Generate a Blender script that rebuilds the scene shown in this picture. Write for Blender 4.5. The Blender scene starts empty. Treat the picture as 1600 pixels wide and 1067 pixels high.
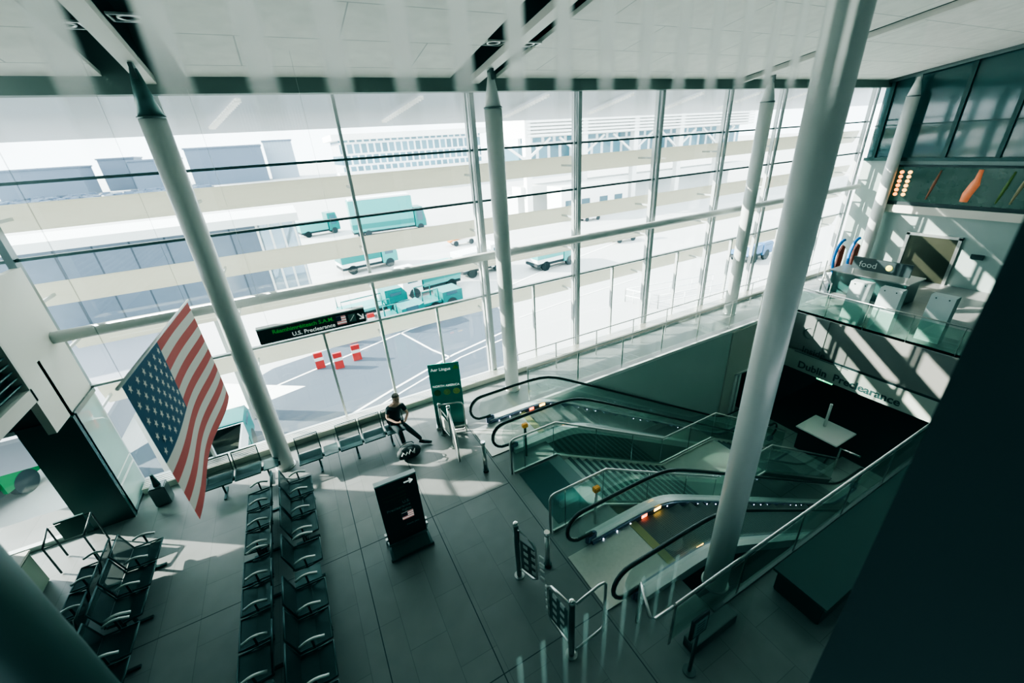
import bpy, bmesh, math, random
from mathutils import Vector, Matrix
random.seed(7)
C = bpy.context.scene.collection
PI = math.pi

# ------------------------------------------------------------------ materials
MATS = {}
def mat(name, col, rough=.5, metal=0., emit=None, es=1., noise=0., nscale=6., spec=.5, bump=0.):
    if name in MATS: return MATS[name]
    m = bpy.data.materials.new(name); m.use_nodes = True
    nt = m.node_tree; b = nt.nodes['Principled BSDF']
    b.inputs['Base Color'].default_value = (*col, 1)
    b.inputs['Roughness'].default_value = rough
    b.inputs['Metallic'].default_value = metal
    b.inputs['Specular IOR Level'].default_value = spec
    if emit:
        b.inputs['Emission Color'].default_value = (*emit, 1); b.inputs['Emission Strength'].default_value = es
    if noise:
        tc = nt.nodes.new('ShaderNodeTexCoord'); n = nt.nodes.new('ShaderNodeTexNoise')
        n.inputs['Scale'].default_value = nscale; n.inputs['Detail'].default_value = 4
        r = nt.nodes.new('ShaderNodeMapRange'); r.inputs['To Min'].default_value = 1-noise; r.inputs['To Max'].default_value = 1+noise
        mx = nt.nodes.new('ShaderNodeVectorMath'); mx.operation = 'SCALE'; mx.inputs[0].default_value = col
        nt.links.new(tc.outputs['Object'], n.inputs['Vector']); nt.links.new(n.outputs['Fac'], r.inputs['Value'])
        nt.links.new(r.outputs['Result'], mx.inputs['Scale']); nt.links.new(mx.outputs[0], b.inputs['Base Color'])
        if bump:
            bp = nt.nodes.new('ShaderNodeBump'); bp.inputs['Strength'].default_value = bump
            nt.links.new(n.outputs['Fac'], bp.inputs['Height']); nt.links.new(bp.outputs['Normal'], b.inputs['Normal'])
    MATS[name] = m; return m

def tiles(name, col, grout, w, h, mortar, rough=.35, vary=.12, rot=0., plane='XY', offset=.5):
    if name in MATS: return MATS[name]
    m = bpy.data.materials.new(name); m.use_nodes = True
    nt = m.node_tree; b = nt.nodes['Principled BSDF']; b.inputs['Roughness'].default_value = rough
    tc = nt.nodes.new('ShaderNodeTexCoord'); mp = nt.nodes.new('ShaderNodeMapping')
    if plane == 'XZ': mp.inputs['Rotation'].default_value = (PI/2, 0, 0)
    if plane == 'YX': mp.inputs['Rotation'].default_value = (0, 0, PI/2)
    br = nt.nodes.new('ShaderNodeTexBrick')
    br.inputs['Scale'].default_value = 1; br.inputs['Brick Width'].default_value = w; br.inputs['Row Height'].default_value = h
    br.inputs['Mortar Size'].default_value = mortar; br.offset = offset
    br.inputs['Color1'].default_value = (*[c*(1-vary) for c in col], 1); br.inputs['Color2'].default_value = (*[c*(1+vary) for c in col], 1)
    br.inputs['Mortar'].default_value = (*grout, 1)
    n = nt.nodes.new('ShaderNodeTexNoise'); n.inputs['Scale'].default_value = 3; n.inputs['Detail'].default_value = 5
    r = nt.nodes.new('ShaderNodeMapRange'); r.inputs['To Min'].default_value = .85; r.inputs['To Max'].default_value = 1.15
    mx = nt.nodes.new('ShaderNodeVectorMath'); mx.operation = 'SCALE'
    L = nt.links.new
    L(tc.outputs['Object'], mp.inputs[0]); L(mp.outputs[0], br.inputs['Vector']); L(tc.outputs['Object'], n.inputs['Vector'])
    L(n.outputs['Fac'], r.inputs['Value']); L(br.outputs['Color'], mx.inputs[0]); L(r.outputs['Result'], mx.inputs['Scale'])
    L(mx.outputs[0], b.inputs['Base Color'])
    MATS[name] = m; return m

def glass(name, tint=(.93, .97, .96), refl=.06, rough=.0, body=None, bodyfac=0.):
    if name in MATS: return MATS[name]
    m = bpy.data.materials.new(name); m.use_nodes = True
    nt = m.node_tree; nt.nodes.clear(); L = nt.links.new
    o = nt.nodes.new('ShaderNodeOutputMaterial'); t = nt.nodes.new('ShaderNodeBsdfTransparent'); t.inputs[0].default_value = (*tint, 1)
    g = nt.nodes.new('ShaderNodeBsdfGlossy'); g.inputs['Roughness'].default_value = rough; g.inputs[0].default_value = (1, 1, 1, 1)
    lw = nt.nodes.new('ShaderNodeLayerWeight'); lw.inputs['Blend'].default_value = .25
    r = nt.nodes.new('ShaderNodeMapRange'); r.inputs['To Min'].default_value = refl; r.inputs['To Max'].default_value = min(1, refl*5)
    mx = nt.nodes.new('ShaderNodeMixShader')
    L(lw.outputs['Facing'], r.inputs['Value']); L(r.outputs['Result'], mx.inputs[0]); L(t.outputs[0], mx.inputs[1]); L(g.outputs[0], mx.inputs[2])
    last = mx
    if body:
        d = nt.nodes.new('ShaderNodeBsdfDiffuse'); d.inputs[0].default_value = (*body, 1)
        m2 = nt.nodes.new('ShaderNodeMixShader'); m2.inputs[0].default_value = bodyfac
        L(mx.outputs[0], m2.inputs[1]); L(d.outputs[0], m2.inputs[2]); last = m2
    L(last.outputs[0], o.inputs[0]); MATS[name] = m; return m

def reflected(name, col, z0, z1, amax, amin=0., ):
    """frosted strip on glass that imitates a baluster reflection, its opacity growing along object z"""
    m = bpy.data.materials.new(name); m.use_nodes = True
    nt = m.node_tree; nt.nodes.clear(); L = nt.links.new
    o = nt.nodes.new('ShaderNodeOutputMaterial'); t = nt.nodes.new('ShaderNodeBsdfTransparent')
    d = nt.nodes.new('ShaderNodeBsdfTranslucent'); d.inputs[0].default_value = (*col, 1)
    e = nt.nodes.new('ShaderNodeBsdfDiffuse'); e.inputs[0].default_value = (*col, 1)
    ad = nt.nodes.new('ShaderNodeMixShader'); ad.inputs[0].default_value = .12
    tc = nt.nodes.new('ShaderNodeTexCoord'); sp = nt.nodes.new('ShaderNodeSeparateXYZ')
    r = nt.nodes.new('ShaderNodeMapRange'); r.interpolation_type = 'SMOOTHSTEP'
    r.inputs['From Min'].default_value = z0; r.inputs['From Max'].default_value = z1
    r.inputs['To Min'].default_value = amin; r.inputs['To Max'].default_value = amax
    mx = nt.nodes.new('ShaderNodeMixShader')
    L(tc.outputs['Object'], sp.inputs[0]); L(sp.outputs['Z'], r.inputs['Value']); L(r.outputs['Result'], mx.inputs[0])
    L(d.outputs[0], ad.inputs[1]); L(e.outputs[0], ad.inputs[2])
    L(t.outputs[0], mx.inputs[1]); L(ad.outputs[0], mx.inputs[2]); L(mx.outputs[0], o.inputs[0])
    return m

M_white = mat('white_paint', (.72, .74, .72), .35)
M_col = mat('column_paint', (.60, .63, .61), .3)
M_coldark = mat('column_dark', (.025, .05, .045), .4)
M_beam = mat('beam_paint', (.66, .66, .60), .5)
M_ceil = tiles('ceiling_panels', (.74, .75, .69), (.42, .45, .42), 3.2, 1.3, .012, .7, .02)
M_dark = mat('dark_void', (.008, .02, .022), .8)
M_darkgreen = mat('dark_green_panel', (.012, .045, .040), .35)
M_floor = tiles('floor_tiles', (.19, .194, .19), (.12, .125, .125), 1.2, .6, .004, .32, .05, plane='YX')
M_lowfloor = tiles('lower_floor_tiles', (.36, .40, .37), (.10, .13, .12), .9, .9, .01, .3, .1)
M_steel = mat('brushed_steel', (.62, .63, .61), .28, 1., noise=.05, nscale=40)
M_steeldark = mat('dark_steel', (.16, .18, .18), .35, .9)
M_chrome = mat('polished_steel', (.85, .86, .84), .12, 1.)
M_mull = mat('mullion_metal', (.50, .53, .53), .4, .3)
M_trans = mat('transom_metal', (.10, .13, .13), .45, .4)
M_glass = glass('window_glass', (.95, .975, .97), .025)
M_glass_b = glass('balustrade_glass', (.80, .90, .86), .06, body=(.35, .5, .46), bodyfac=.05)
M_glass_e = glass('escalator_glass', (.93, .97, .96), .05, body=(.8, .88, .86), bodyfac=.07)
M_glass_l = glass('side_glass', (.55, .66, .63), .08, body=(.48, .60, .56), bodyfac=.55)
M_wallgrey = mat('beige_wall', (.50, .50, .45), .6, noise=.03, nscale=2)
M_wallgreen = mat('greygreen_wall', (.52, .60, .57), .22, noise=.05, nscale=1.5)
M_rubber = mat('black_rubber', (.012, .016, .016), .35)
M_black = mat('black_plastic', (.010, .018, .020), .45)
M_blade = mat('louvre_blade', (.66, .65, .60), .6, noise=.03, nscale=1)
def make_translucent(m, col, fac):
    nt = m.node_tree; out = [n for n in nt.nodes if n.type == 'OUTPUT_MATERIAL'][0]; b = nt.nodes['Principled BSDF']
    t = nt.nodes.new('ShaderNodeBsdfTranslucent'); t.inputs[0].default_value = (*col, 1); mx = nt.nodes.new('ShaderNodeMixShader'); mx.inputs[0].default_value = fac
    nt.links.new(b.outputs[0], mx.inputs[1]); nt.links.new(t.outputs[0], mx.inputs[2]); nt.links.new(mx.outputs[0], out.inputs[0])
make_translucent(M_blade, (.66, .65, .58), .45)

# ------------------------------------------------------------------ mesh builder
class MB:
    def __init__(s): s.bm = bmesh.new()
    def box(s, x0, x1, y0, y1, z0, z1, bev=0.):
        vs = [s.bm.verts.new(p) for p in ((x0,y0,z0),(x1,y0,z0),(x1,y1,z0),(x0,y1,z0),(x0,y0,z1),(x1,y0,z1),(x1,y1,z1),(x0,y1,z1))]
        fs = [s.bm.faces.new([vs[i] for i in f]) for f in ((3,2,1,0),(4,5,6,7),(0,1,5,4),(1,2,6,5),(2,3,7,6),(3,0,4,7))]
        if bev:
            es = list({e for f in fs for e in f.edges})
            bmesh.ops.bevel(s.bm, geom=es, offset=bev, segments=2, affect='EDGES')
        return s
    def bar(s, p, q, w, h, up=(0, 0, 1)):
        p, q = Vector(p), Vector(q); d = (q-p).normalized(); u = Vector(up)
        if abs(d.dot(u)) > .99: u = Vector((0, 1, 0))
        a = d.cross(u).normalized()*w/2; b = a.cross(d).normalized()*h/2
        vs = [s.bm.verts.new(c+o) for c in (p, q) for o in (-a-b, a-b, a+b, -a+b)]
        for f in ((3,2,1,0),(4,5,6,7),(0,1,5,4),(1,2,6,5),(2,3,7,6),(3,0,4,7)): s.bm.faces.new([vs[i] for i in f])
        return s
    def tube(s, pts, r, n=10, closed=False, smooth=True):
        pts = [Vector(p) for p in pts]; rings = []; N = len(pts)
        rr = r if isinstance(r, (list, tuple)) else [r]*N
        u = None
        for i, p in enumerate(pts):
            if closed: d = (pts[(i+1) % N]-pts[i-1])
            else: d = pts[min(i+1, N-1)]-pts[max(i-1, 0)]
            d.normalize()
            if u is None:
                u = Vector((0, 0, 1)) if abs(d.z) < .9 else Vector((1, 0, 0))
            a = d.cross(u)
            if a.length < 1e-4: a = d.cross(Vector((0, 1, 0)))
            a.normalize(); u = a.cross(d).normalized()
            rings.append([s.bm.verts.new(p+(a*math.cos(t)+u*math.sin(t))*rr[i]) for t in [2*PI*k/n for k in range(n)]])
        for i in range(N if closed else N-1):
            A, B = rings[i], rings[(i+1) % N]
            for k in range(n):
                f = s.bm.faces.new((A[k], A[(k+1) % n], B[(k+1) % n], B[k])); f.smooth = smooth
        if not closed:
            s.bm.faces.new(rings[0][::-1]); s.bm.faces.new(rings[-1])
        return s
    def cyl(s, p, q, r0, r1=None, n=24): return s.tube([p, q], [r0, r0 if r1 is None else r1], n)
    def prism(s, poly, a, b, axis='y'):
        """poly in the two other axes, extruded from a to b"""
        def P(u, v, t): return {'y': (u, t, v), 'x': (t, u, v), 'z': (u, v, t)}[axis]
        A = [s.bm.verts.new(P(u, v, a)) for u, v in poly]; B = [s.bm.verts.new(P(u, v, b)) for u, v in poly]
        n = len(poly); s.bm.faces.new(A); s.bm.faces.new(B[::-1])
        for i in range(n): s.bm.faces.new((A[i], B[i], B[(i+1) % n], A[(i+1) % n]))
        return s
    def strip(s, up, lo, y0, y1):
        """closed band between two xz polylines (same length), from y0 to y1"""
        n = len(up)
        V = [[s.bm.verts.new((x, y, z)) for x, z in pl] for y in (y0, y1) for pl in (up, lo)]
        a, b, c, d = V
        for i in range(n-1):
            s.bm.faces.new((a[i], a[i+1], b[i+1], b[i])); s.bm.faces.new((c[i+1], c[i], d[i], d[i+1]))
            s.bm.faces.new((a[i+1], a[i], c[i], c[i+1])); s.bm.faces.new((b[i], b[i+1], d[i+1], d[i]))
        s.bm.faces.new((a[0], b[0], d[0], c[0])); s.bm.faces.new((b[-1], a[-1], c[-1], d[-1]))
        return s
    def sphere(s, c, r, sx=1, sy=1, sz=1, seg=16):
        m = Matrix.Translation(c) @ Matrix.Diagonal((sx*r, sy*r, sz*r, 1))
        res = bmesh.ops.create_uvsphere(s.bm, u_segments=seg, v_segments=seg//2+2, radius=1, matrix=m)
        for v in res['verts']:
            for f in v.link_faces: f.smooth = True
        return s
    def quad(s, *ps):
        s.bm.faces.new([s.bm.verts.new(p) for p in ps]); return s
    def build(s, name, material, parent=None):
        me = bpy.data.meshes.new(name)
        bmesh.ops.recalc_face_normals(s.bm, faces=s.bm.faces)
        s.bm.to_mesh(me); s.bm.free(); me.materials.append(material)
        o = bpy.data.objects.new(name, me); C.objects.link(o)
        attach(o, parent); return o

def wloc(o):
    v = Vector((0, 0, 0))
    while o: v += o.location; o = o.parent
    return v
def attach(o, parent):
    if parent: o.parent = parent; o.location = -wloc(parent)
def tag(o, label=None, cat=None, group=None, kind=None):
    if label: o['label'] = label
    if cat: o['category'] = cat
    if group: o['group'] = group
    if kind: o['kind'] = kind
    return o
def thing(name, label, cat, loc=(0, 0, 0), group=None):
    o = bpy.data.objects.new(name, None); C.objects.link(o); o.location = loc; o.empty_display_size = .2
    return tag(o, label, cat, group)
def struct(o): o['kind'] = 'structure'; return o
def semp(name):
    o = bpy.data.objects.new(name, None); C.objects.link(o); return struct(o)
def copy_tree(o, parent=None):
    c = o.copy(); C.objects.link(c)
    if parent: c.parent = parent
    for ch in list(o.children): copy_tree(ch, c)
    return c

def text(name, s, size, origin, xdir, ydir, material, parent=None, align='LEFT', depth=.004, bold=0.):
    cu = bpy.data.curves.new(name, 'FONT'); cu.body = s; cu.size = size; cu.extrude = depth/2; cu.align_x = align; cu.align_y = 'BOTTOM_BASELINE'
    cu.offset = bold; cu.resolution_u = 3
    tmp = bpy.data.objects.new(name, cu); C.objects.link(tmp)
    bpy.context.view_layer.update()
    me = bpy.data.meshes.new_from_object(tmp.evaluated_get(bpy.context.evaluated_depsgraph_get()))
    bpy.data.objects.remove(tmp)
    x = Vector(xdir).normalized(); y = Vector(ydir).normalized(); z = x.cross(y)
    R = Matrix((x, y, z)).transposed().to_4x4(); R.translation = Vector(origin)
    me.transform(R); me.materials.clear(); me.materials.append(material)
    o = bpy.data.objects.new(name, me); C.objects.link(o); attach(o, parent); return o

def skin(name, verts, edges, radii, material, parent, sub=2):
    me = bpy.data.meshes.new(name); me.from_pydata(verts, edges, []); me.materials.append(material)
    o = bpy.data.objects.new(name, me); C.objects.link(o)
    md = o.modifiers.new('Skin', 'SKIN'); md.use_smooth_shade = True
    for i, r in enumerate(radii):
        rr = r if isinstance(r, tuple) else (r, r)
        me.skin_vertices[0].data[i].radius = rr; me.skin_vertices[0].data[i].use_root = (i == 0)
    o.modifiers.new('Sub', 'SUBSURF').levels = sub; o.modifiers['Sub'].render_levels = sub
    bpy.context.view_layer.update()
    m2 = bpy.data.meshes.new_from_object(o.evaluated_get(bpy.context.evaluated_depsgraph_get()))
    bpy.data.objects.remove(o)
    o = bpy.data.objects.new(name, m2); C.objects.link(o); attach(o, parent); return o

def zr(y): return 8.5+(10.1-y)*.16      # underside of the sloping roof beams
GY = 11.3                                # window plane
GND = -4.5                               # apron level outside
LOW = -5.0                               # lower floor inside

# ------------------------------------------------------------------ camera
H = 7.0
cam = bpy.data.cameras.new('camera'); co = bpy.data.objects.new('camera', cam); C.objects.link(co)
Rr = ((0.87875085, -0.47353945, -0.05964336), (0.25325761, 0.35671189, 0.89923146), (-0.40454608, -0.80530554, 0.43338834))
co.matrix_world = Matrix.Translation((0, 0, H)) @ Matrix(Rr).transposed().to_4x4()
cam.sensor_width = 36; cam.lens = 646.83/1600*36; cam.clip_start = .05; cam.clip_end = 2000
cam.dof.use_dof = True; cam.dof.focus_distance = 10.0; cam.dof.aperture_fstop = .8
bpy.context.scene.camera = co

# ------------------------------------------------------------------ setting: floors
b = MB()
b.box(-12, 4.44, -1.5, GY-.05, -.4, 0)
b.box(4.44, 26, 8.95, GY-.05, -.4, 0)
b.box(4.44, 26, -1.5, 2.3, -.4, 0)
b.box(17.6, 26, 2.3, 8.95, -.4, 0)
struct(b.build('floor', M_floor))
b = MB()
for x in (1.12, 2.95, -.35): b.box(x-.008, x+.008, -1.4, 10.7, .0005, .002)
for y in (3.2, 6.5): b.box(-4.6, 2.95, y-.007, y+.007, .0005, .002)
struct(b.build('trim_4', mat('joint_dark', (.03, .04, .042), .6)))
struct(MB().box(4.4, 32, -1.5, 9.0, LOW-.3, LOW).build('floor_lower', M_lowfloor))
struct(MB().box(5.5, 13.95, 8.90, 8.95, LOW, -.06).build('wall_under_walkway', M_wallgreen))
b = MB().box(13.95, 14.55, 8.85, 8.95, LOW, -.06).box(16.35, 17.6, 8.85, 8.95, LOW, -.06).box(14.55, 16.35, 8.85, 8.95, -2.1, -.06)
struct(b.build('wall_beside_doorway', M_wallgrey))
d = semp('door_1'); MB().box(14.55, 14.67, 8.80, 8.97, LOW, -2.1).box(14.80, 14.92, 8.80, 8.97, LOW, -2.1).box(14.55, 16.35, 8.80, 8.97, -2.16, -2.1).build('door_frame', M_white, d)
MB().box(14.5, 16.6, 10.4, 10.5, LOW, -2).build('door_recess', M_darkgreen, d)
MB().box(14.5, 16.6, 8.97, 10.4, LOW-.02, LOW+.01).build('recess_floor', M_wallgrey, d)
MB().box(14.4, 14.5, 8.96, 10.5, LOW, -2).box(16.6, 16.7, 8.96, 10.5, LOW, -2).build('recess_side', M_darkgreen, d)
MB().box(14.4, 16.7, 8.96, 10.5, -2, -1.9).build('recess_ceiling', M_darkgreen, d)
struct(MB().box(4.30, 4.43, 2.3, 8.9, LOW, -.42).build('wall_below_landing', M_darkgreen))
struct(MB().box(4.4, 17.6, 2.2, 2.3, LOW, -.06).build('wall_below_near_edge', M_darkgreen))
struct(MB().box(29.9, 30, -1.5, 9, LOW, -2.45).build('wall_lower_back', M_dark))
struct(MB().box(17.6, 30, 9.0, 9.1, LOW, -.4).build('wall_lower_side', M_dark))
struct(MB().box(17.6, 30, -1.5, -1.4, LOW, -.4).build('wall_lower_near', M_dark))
struct(MB().box(17.0, 29.9, -1.4, 9, LOW, LOW+.01).build('floor_lower_shade', mat('under_bridge_shade', (.012, .03, .028), .7)))  # dark sheet puts the shade under the bridge into the floor colour
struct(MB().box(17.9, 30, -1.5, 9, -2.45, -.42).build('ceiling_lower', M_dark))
# slab edges
b = MB().box(4.42, 17.6, 8.91, 8.99, -.30, .04)
struct(b.build('trim_1', M_white))
b = MB().box(4.44, 17.6, 2.26, 2.34, -.30, .05)
struct(b.build('trim_2', M_steeldark))
# ceiling
def roofbox(b, x0, x1, y0, y1, off, th):
    za, zb = zr(y0)+off, zr(y1)+off
    b.prism([(y0, za), (y1, zb), (y1, zb+th), (y0, za+th)], x0, x1, 'x')
beams_x = [(-1.6, .62), (4.95, .62), (15.1, .26), (25.2, .2)]
b = MB(); xs = [-14] + [v for bx, w in beams_x for v in (bx-w, bx+w)] + [27]
for i in range(0, len(xs), 2): roofbox(b, xs[i], xs[i+1], -3, 11.0, .12, .08)
struct(b.build('ceiling', M_ceil))
b = MB(); roofbox(b, -14, 27, -3, 11.0, .9, .2); struct(b.build('ceiling_roof_deck', M_dark))
b = MB(); roofbox(b, -14, 27, 11.0, 11.12, -.16, 1.4); struct(b.build('trim_3', mat('fascia_grey', (.16, .19, .17), .5)))
# overhang
b = MB(); b.prism([(11.35, 8.30), (13.5, 7.62), (13.5, 7.80), (11.35, 8.55)], -45, 30, 'x')  # left end lengthened out of view to block stray sun
struct(b.build('ceiling_overhang', mat('soffit_lavender', (.62, .64, .70), .6)))
# outer walls
struct(MB().box(-14, 27, -3.1, -3, -.4, 12).build('wall_back', M_darkgreen))
Wb = semp('wall_left')
MB().box(-4.78, -4.66, 9.42, GY-.05, 2.72, 5.42).build('wall_panel', mat('beige_panel', (.56, .56, .50), .55, noise=.03, nscale=1), Wb)
MB().box(-4.90, -4.70, -3, 9.42, 5.42, 11.2).build('upper_wall', M_wallgrey, Wb)
MB().box(-4.80, -4.62, -3.0, 9.42, 3.42, 3.66).build('wall_band', M_wallgrey, Wb)
MB().box(-4.86, -4.80, -3.0, 9.42, 3.66, 5.42).build('grille_backing', M_dark, Wb)
b = MB()
for k in range(13):
    z = 3.72+k*.13
    b.prism([(-4.80, z), (-4.66, z+.05), (-4.66, z+.075), (-4.80, z+.03)], -3.0, 9.42, 'y')
b.build('grille_slats', mat('grille_green', (.02, .06, .055), .4), Wb)
MB().box(-4.80, -4.62, 9.36, 9.42, 3.42, 5.42).build('grille_edge', M_wallgrey, Wb)
struct(MB().box(-12, -4.66, 10.05, 10.15, 2.70, 3.9).build('wall_over_side_glazing', M_darkgreen))
struct(MB().box(-12, -4.79, -3, 10.15, 3.9, 4.0).build('ceiling_side_bay', M_dark))
struct(MB().box(-12.1, -12, -3, 10.15, 0, 4).build('wall_side_bay', M_darkgreen))
struct(MB().box(-5.46, -4.62, 10.0, 10.16, 0, 2.70).build('wall_dark_panel', M_darkgreen))
w = semp('window_2')
MB().box(-4.70, -4.66, 10.16, GY-.08, .05, 2.66).build('glass_pane', M_glass_l, w)
MB().box(-4.73, -4.62, 10.12, GY-.05, 2.64, 2.74).box(-4.73, -4.62, 10.10, 10.17, 0, 2.7).box(-4.73, -4.62, 10.16, GY-.05, 0, .06).build('frame', M_steeldark, w)
MB().box(-4.66, -4.645, 10.16, GY-.1, .72, .76).box(-4.66, -4.645, 10.16, GY-.1, .92, .94).build('frit_band', M_white, w)
w = semp('window_3')
MB().box(-12, -5.46, 10.05, 10.07, .1, 2.64).build('glass_pane', M_glass, w)
MB().box(-12, -5.46, 10.0, 10.12, 2.62, 2.70).box(-12, -5.46, 10.0, 10.12, 0, .1).box(-7.6, -7.52, 10.0, 10.12, .1, 2.64).build('frame', M_mull, w)

# ------------------------------------------------------------------ window wall
w = semp('window_1')
MUL = [-4.75, -1.6, 1.6, 4.9, 8.3, 11.6, 14.9, 18.0, 21.4, 24.8]
for x in MUL:
    top = 8.5; bot = -.1
    b = MB().box(x-.035, x+.035, GY-.02, GY+.10, bot, top)
    b.build('mullion', M_mull, w)
    if x > 4:
        b = MB().box(x-.17, x-.13, GY-.12, GY+.02, -.1, top); b.box(x-.06, x+.06, GY-.18, GY-.12, -.1, top)
        b.build('mullion_fin', M_mull, w)
for x in (-3.2, .1, 3.25, 6.6, 9.95, 13.25, 16.45, 19.7, 23.1):
    MB().box(x-.03, x+.03, GY-.03, GY+.08, -.1, 2.75).build('mullion', M_mull, w)
for z, m in ((6.86, M_trans), (5.54, M_trans), (2.75, M_mull)):
    MB().box(-9 if z > 5.5 else -4.7, 25, GY-.05, GY+.06, z-.028, z+.028).build('transom', m, w)
MB().box(-4.7, 25, GY-.06, GY+.1, -.4, .04).build('sill', M_mull, w)
MB().box(-4.7, 25, GY+.02, GY+.03, .04, 4.05).box(-9, 25, GY+.02, GY+.03, 4.05, 8.4).build('glass_pane', M_glass, w)
MB().box(-4.80, -4.68, GY-.12, GY+.1, 2.7, 8.4).build('corner_post', M_steeldark, w)

t = thing('wind_beam', 'long round grey tube running along the window wall at mid height', 'tube beam', (-4.66, 10.95, 4.05))
MB().cyl((-4.66, 10.95, 4.05), (24.9, 10.95, 4.05), .12, n=20).build('tube', M_col, t)
for x in MUL[1:]:
    MB().bar((x, 10.95, 4.05), (x, GY+.0, 4.05), .05, .12).build('bracket', M_mull, t)
for x in (-3.6, -.3, 1.0, 6.0, 8.8, 12.1):
    MB().cyl((x, 10.93, 4.15), (x+.12, 10.93, 4.15), .012, n=8).build('clip', M_chrome, t)

# kerb convector along the glass
t = thing('window_kerb', 'long low beige heating kerb at the foot of the window wall', 'kerb', (0, 10.9, 0))
MB().box(-4.6, 24.5, 10.72, 11.14, .002, .16).build('casing', mat('kerb_beige', (.55, .54, .47), .5), t)
b = MB()
for k in range(5): b.box(-4.6, 24.5, 10.76+k*.08, 10.79+k*.08, .16, .17)
b.build('grating', M_steel, t)

# outdoor louvre blades
names = ['topmost', 'second from the top', 'third from the top', 'fourth from the top, just below the tube beam', 'fifth from the top', 'lowest']
for i, z in enumerate((6.22, 4.66, 3.62, 2.14)):
    z0 = z
    poly = []
    for k in range(14):
        a = 2*PI*k/14; u = .28*math.cos(a); v = .04*math.sin(a); ph = math.radians(108)
        poly.append((12.15+u*math.cos(ph)-v*math.sin(ph), z0+u*math.sin(ph)+v*math.cos(ph)))
    lab = ['topmost pale outdoor louvre blade, above the tube beam', 'second outdoor louvre blade from the top, above the tube beam',
           'pale outdoor louvre blade just below the tube beam', 'outdoor louvre blade level with the hanging sign',
           'lowest outdoor louvre blade, near the seats'][i]
    t = thing('louvre_blade', lab, 'louvre', (0, 12.15, z0), 'outdoor louvre blades across the window wall')
    MB().prism(poly, -9 if z0 > 4 else -4.9, 26, 'x').build('blade', M_blade, t)
    for x in MUL: MB().bar((x, GY+.02, z0+.0), (x, 12.1, z0), .04, .06).build('bracket', M_mull, t)
# ribbed glowing bars standing in for sunlit patches under the overhang
proto = None
for i, x in enumerate((-1.0, 3.0, 6.75, 9.95, 13.2, 16.4, 19.6, 22.8)):
    if proto is None:
        proto = thing('sun_patch_bar', 'x', 'sunlit patch', (0, 0, 0), 'white ribbed bars imitating sunlit patches under the outdoor overhang')
        b = MB(); p0, p1 = Vector((0, 12.9, 7.72)), Vector((.75, 11.55, 8.16))
        b.bar(p0, p1, .10, .03)
        for k in range(16): c = p0.lerp(p1, (k+.5)/16); b.bar(c-Vector((.07, 0, .02)), c+Vector((.07, .0, -.02)), .03, .07)
        b.build('ribbed_sun_patch', mat('sunlight_glow', (.85, .85, .83), .4, emit=(1, 1, .97), es=.35), proto); o = proto  # emission stands in for sunlight on the bars
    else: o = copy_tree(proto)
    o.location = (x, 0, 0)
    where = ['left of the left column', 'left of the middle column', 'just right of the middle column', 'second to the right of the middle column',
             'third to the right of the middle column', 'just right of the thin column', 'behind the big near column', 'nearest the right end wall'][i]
    o['label'] = 'white ribbed bar imitating a sunlit patch under the overhang, '+where

# ------------------------------------------------------------------ columns
def column(x, y, r, z0, z1, label, cone=True, M_col=M_col):
    t = thing('column', label, 'column', (x, y, z0))
    if cone:
        MB().cyl((x, y, z0+.03), (x, y, z1-.75), r, n=40).build('shaft', M_col, t)
        MB().tube([(x, y, z1-.78), (x, y, z1-.74)], r+.012, 40).build('collar', M_steeldark, t)
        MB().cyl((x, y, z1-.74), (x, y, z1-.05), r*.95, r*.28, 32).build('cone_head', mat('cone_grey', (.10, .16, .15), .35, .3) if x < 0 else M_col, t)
        MB().box(x-.03, x+.03, y-.12, y+.12, z1-.2, z1+.02).build('pin_plate', M_steeldark, t)
    else:
        MB().cyl((x, y, z0+.03), (x, y, z1), r, n=40).build('shaft', M_col, t)
    MB().cyl((x, y, z0), (x, y, z0+.03), r+.03, n=40).build('base_ring', M_steel, t)
    return t
column(-1.58, 9.98, .20, 0, 8.50, 'white round column with dark cone head at the end of the seat rows')
column(4.93, 10.0, .21, 0, 8.50, 'white round column in the middle, behind the far escalator handrail')
column(15.35, 10.1, .22, 0, 8.46, 'thin white round column by the walkway, left of the big near column')
column(25.0, 9.9, .24, 0, 8.5, 'white round column in front of the end wall, left of the advertising screen')
column(4.88, 2.6, .185, 0.0, 9.75, 'large white round column passing in front of the near escalator', cone=False)
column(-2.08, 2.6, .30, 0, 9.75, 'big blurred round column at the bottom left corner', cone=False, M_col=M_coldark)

# roof beams
labs = ['sloping roof beam above the left column', 'sloping roof beam above the middle column', 'sloping roof beam above the thin column', 'dark edged roof beam along the end wall']
for i, (bx, w_) in enumerate(beams_x):
    t = thing('roof_beam', labs[i], 'beam', (bx, 10, zr(10)), 'sloping roof beams')
    hw = .13 if i < 2 else .07
    b = MB(); b.prism([(-2.9, zr(-2.9)), (11.0, zr(11.0)), (11.0, zr(11)+.14), (-2.9, zr(-2.9)+.14)], bx-hw, bx+hw, 'x'); b.build('flange', M_beam if i < 3 else M_steeldark, t)
    b = MB(); b.prism([(-2.9, zr(-2.9)+.14), (11.0, zr(11)+.14), (11.0, zr(11)+.85), (-2.9, zr(-2.9)+.85)], bx-.02, bx+.02, 'x'); b.build('web', M_steeldark, t)
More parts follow.
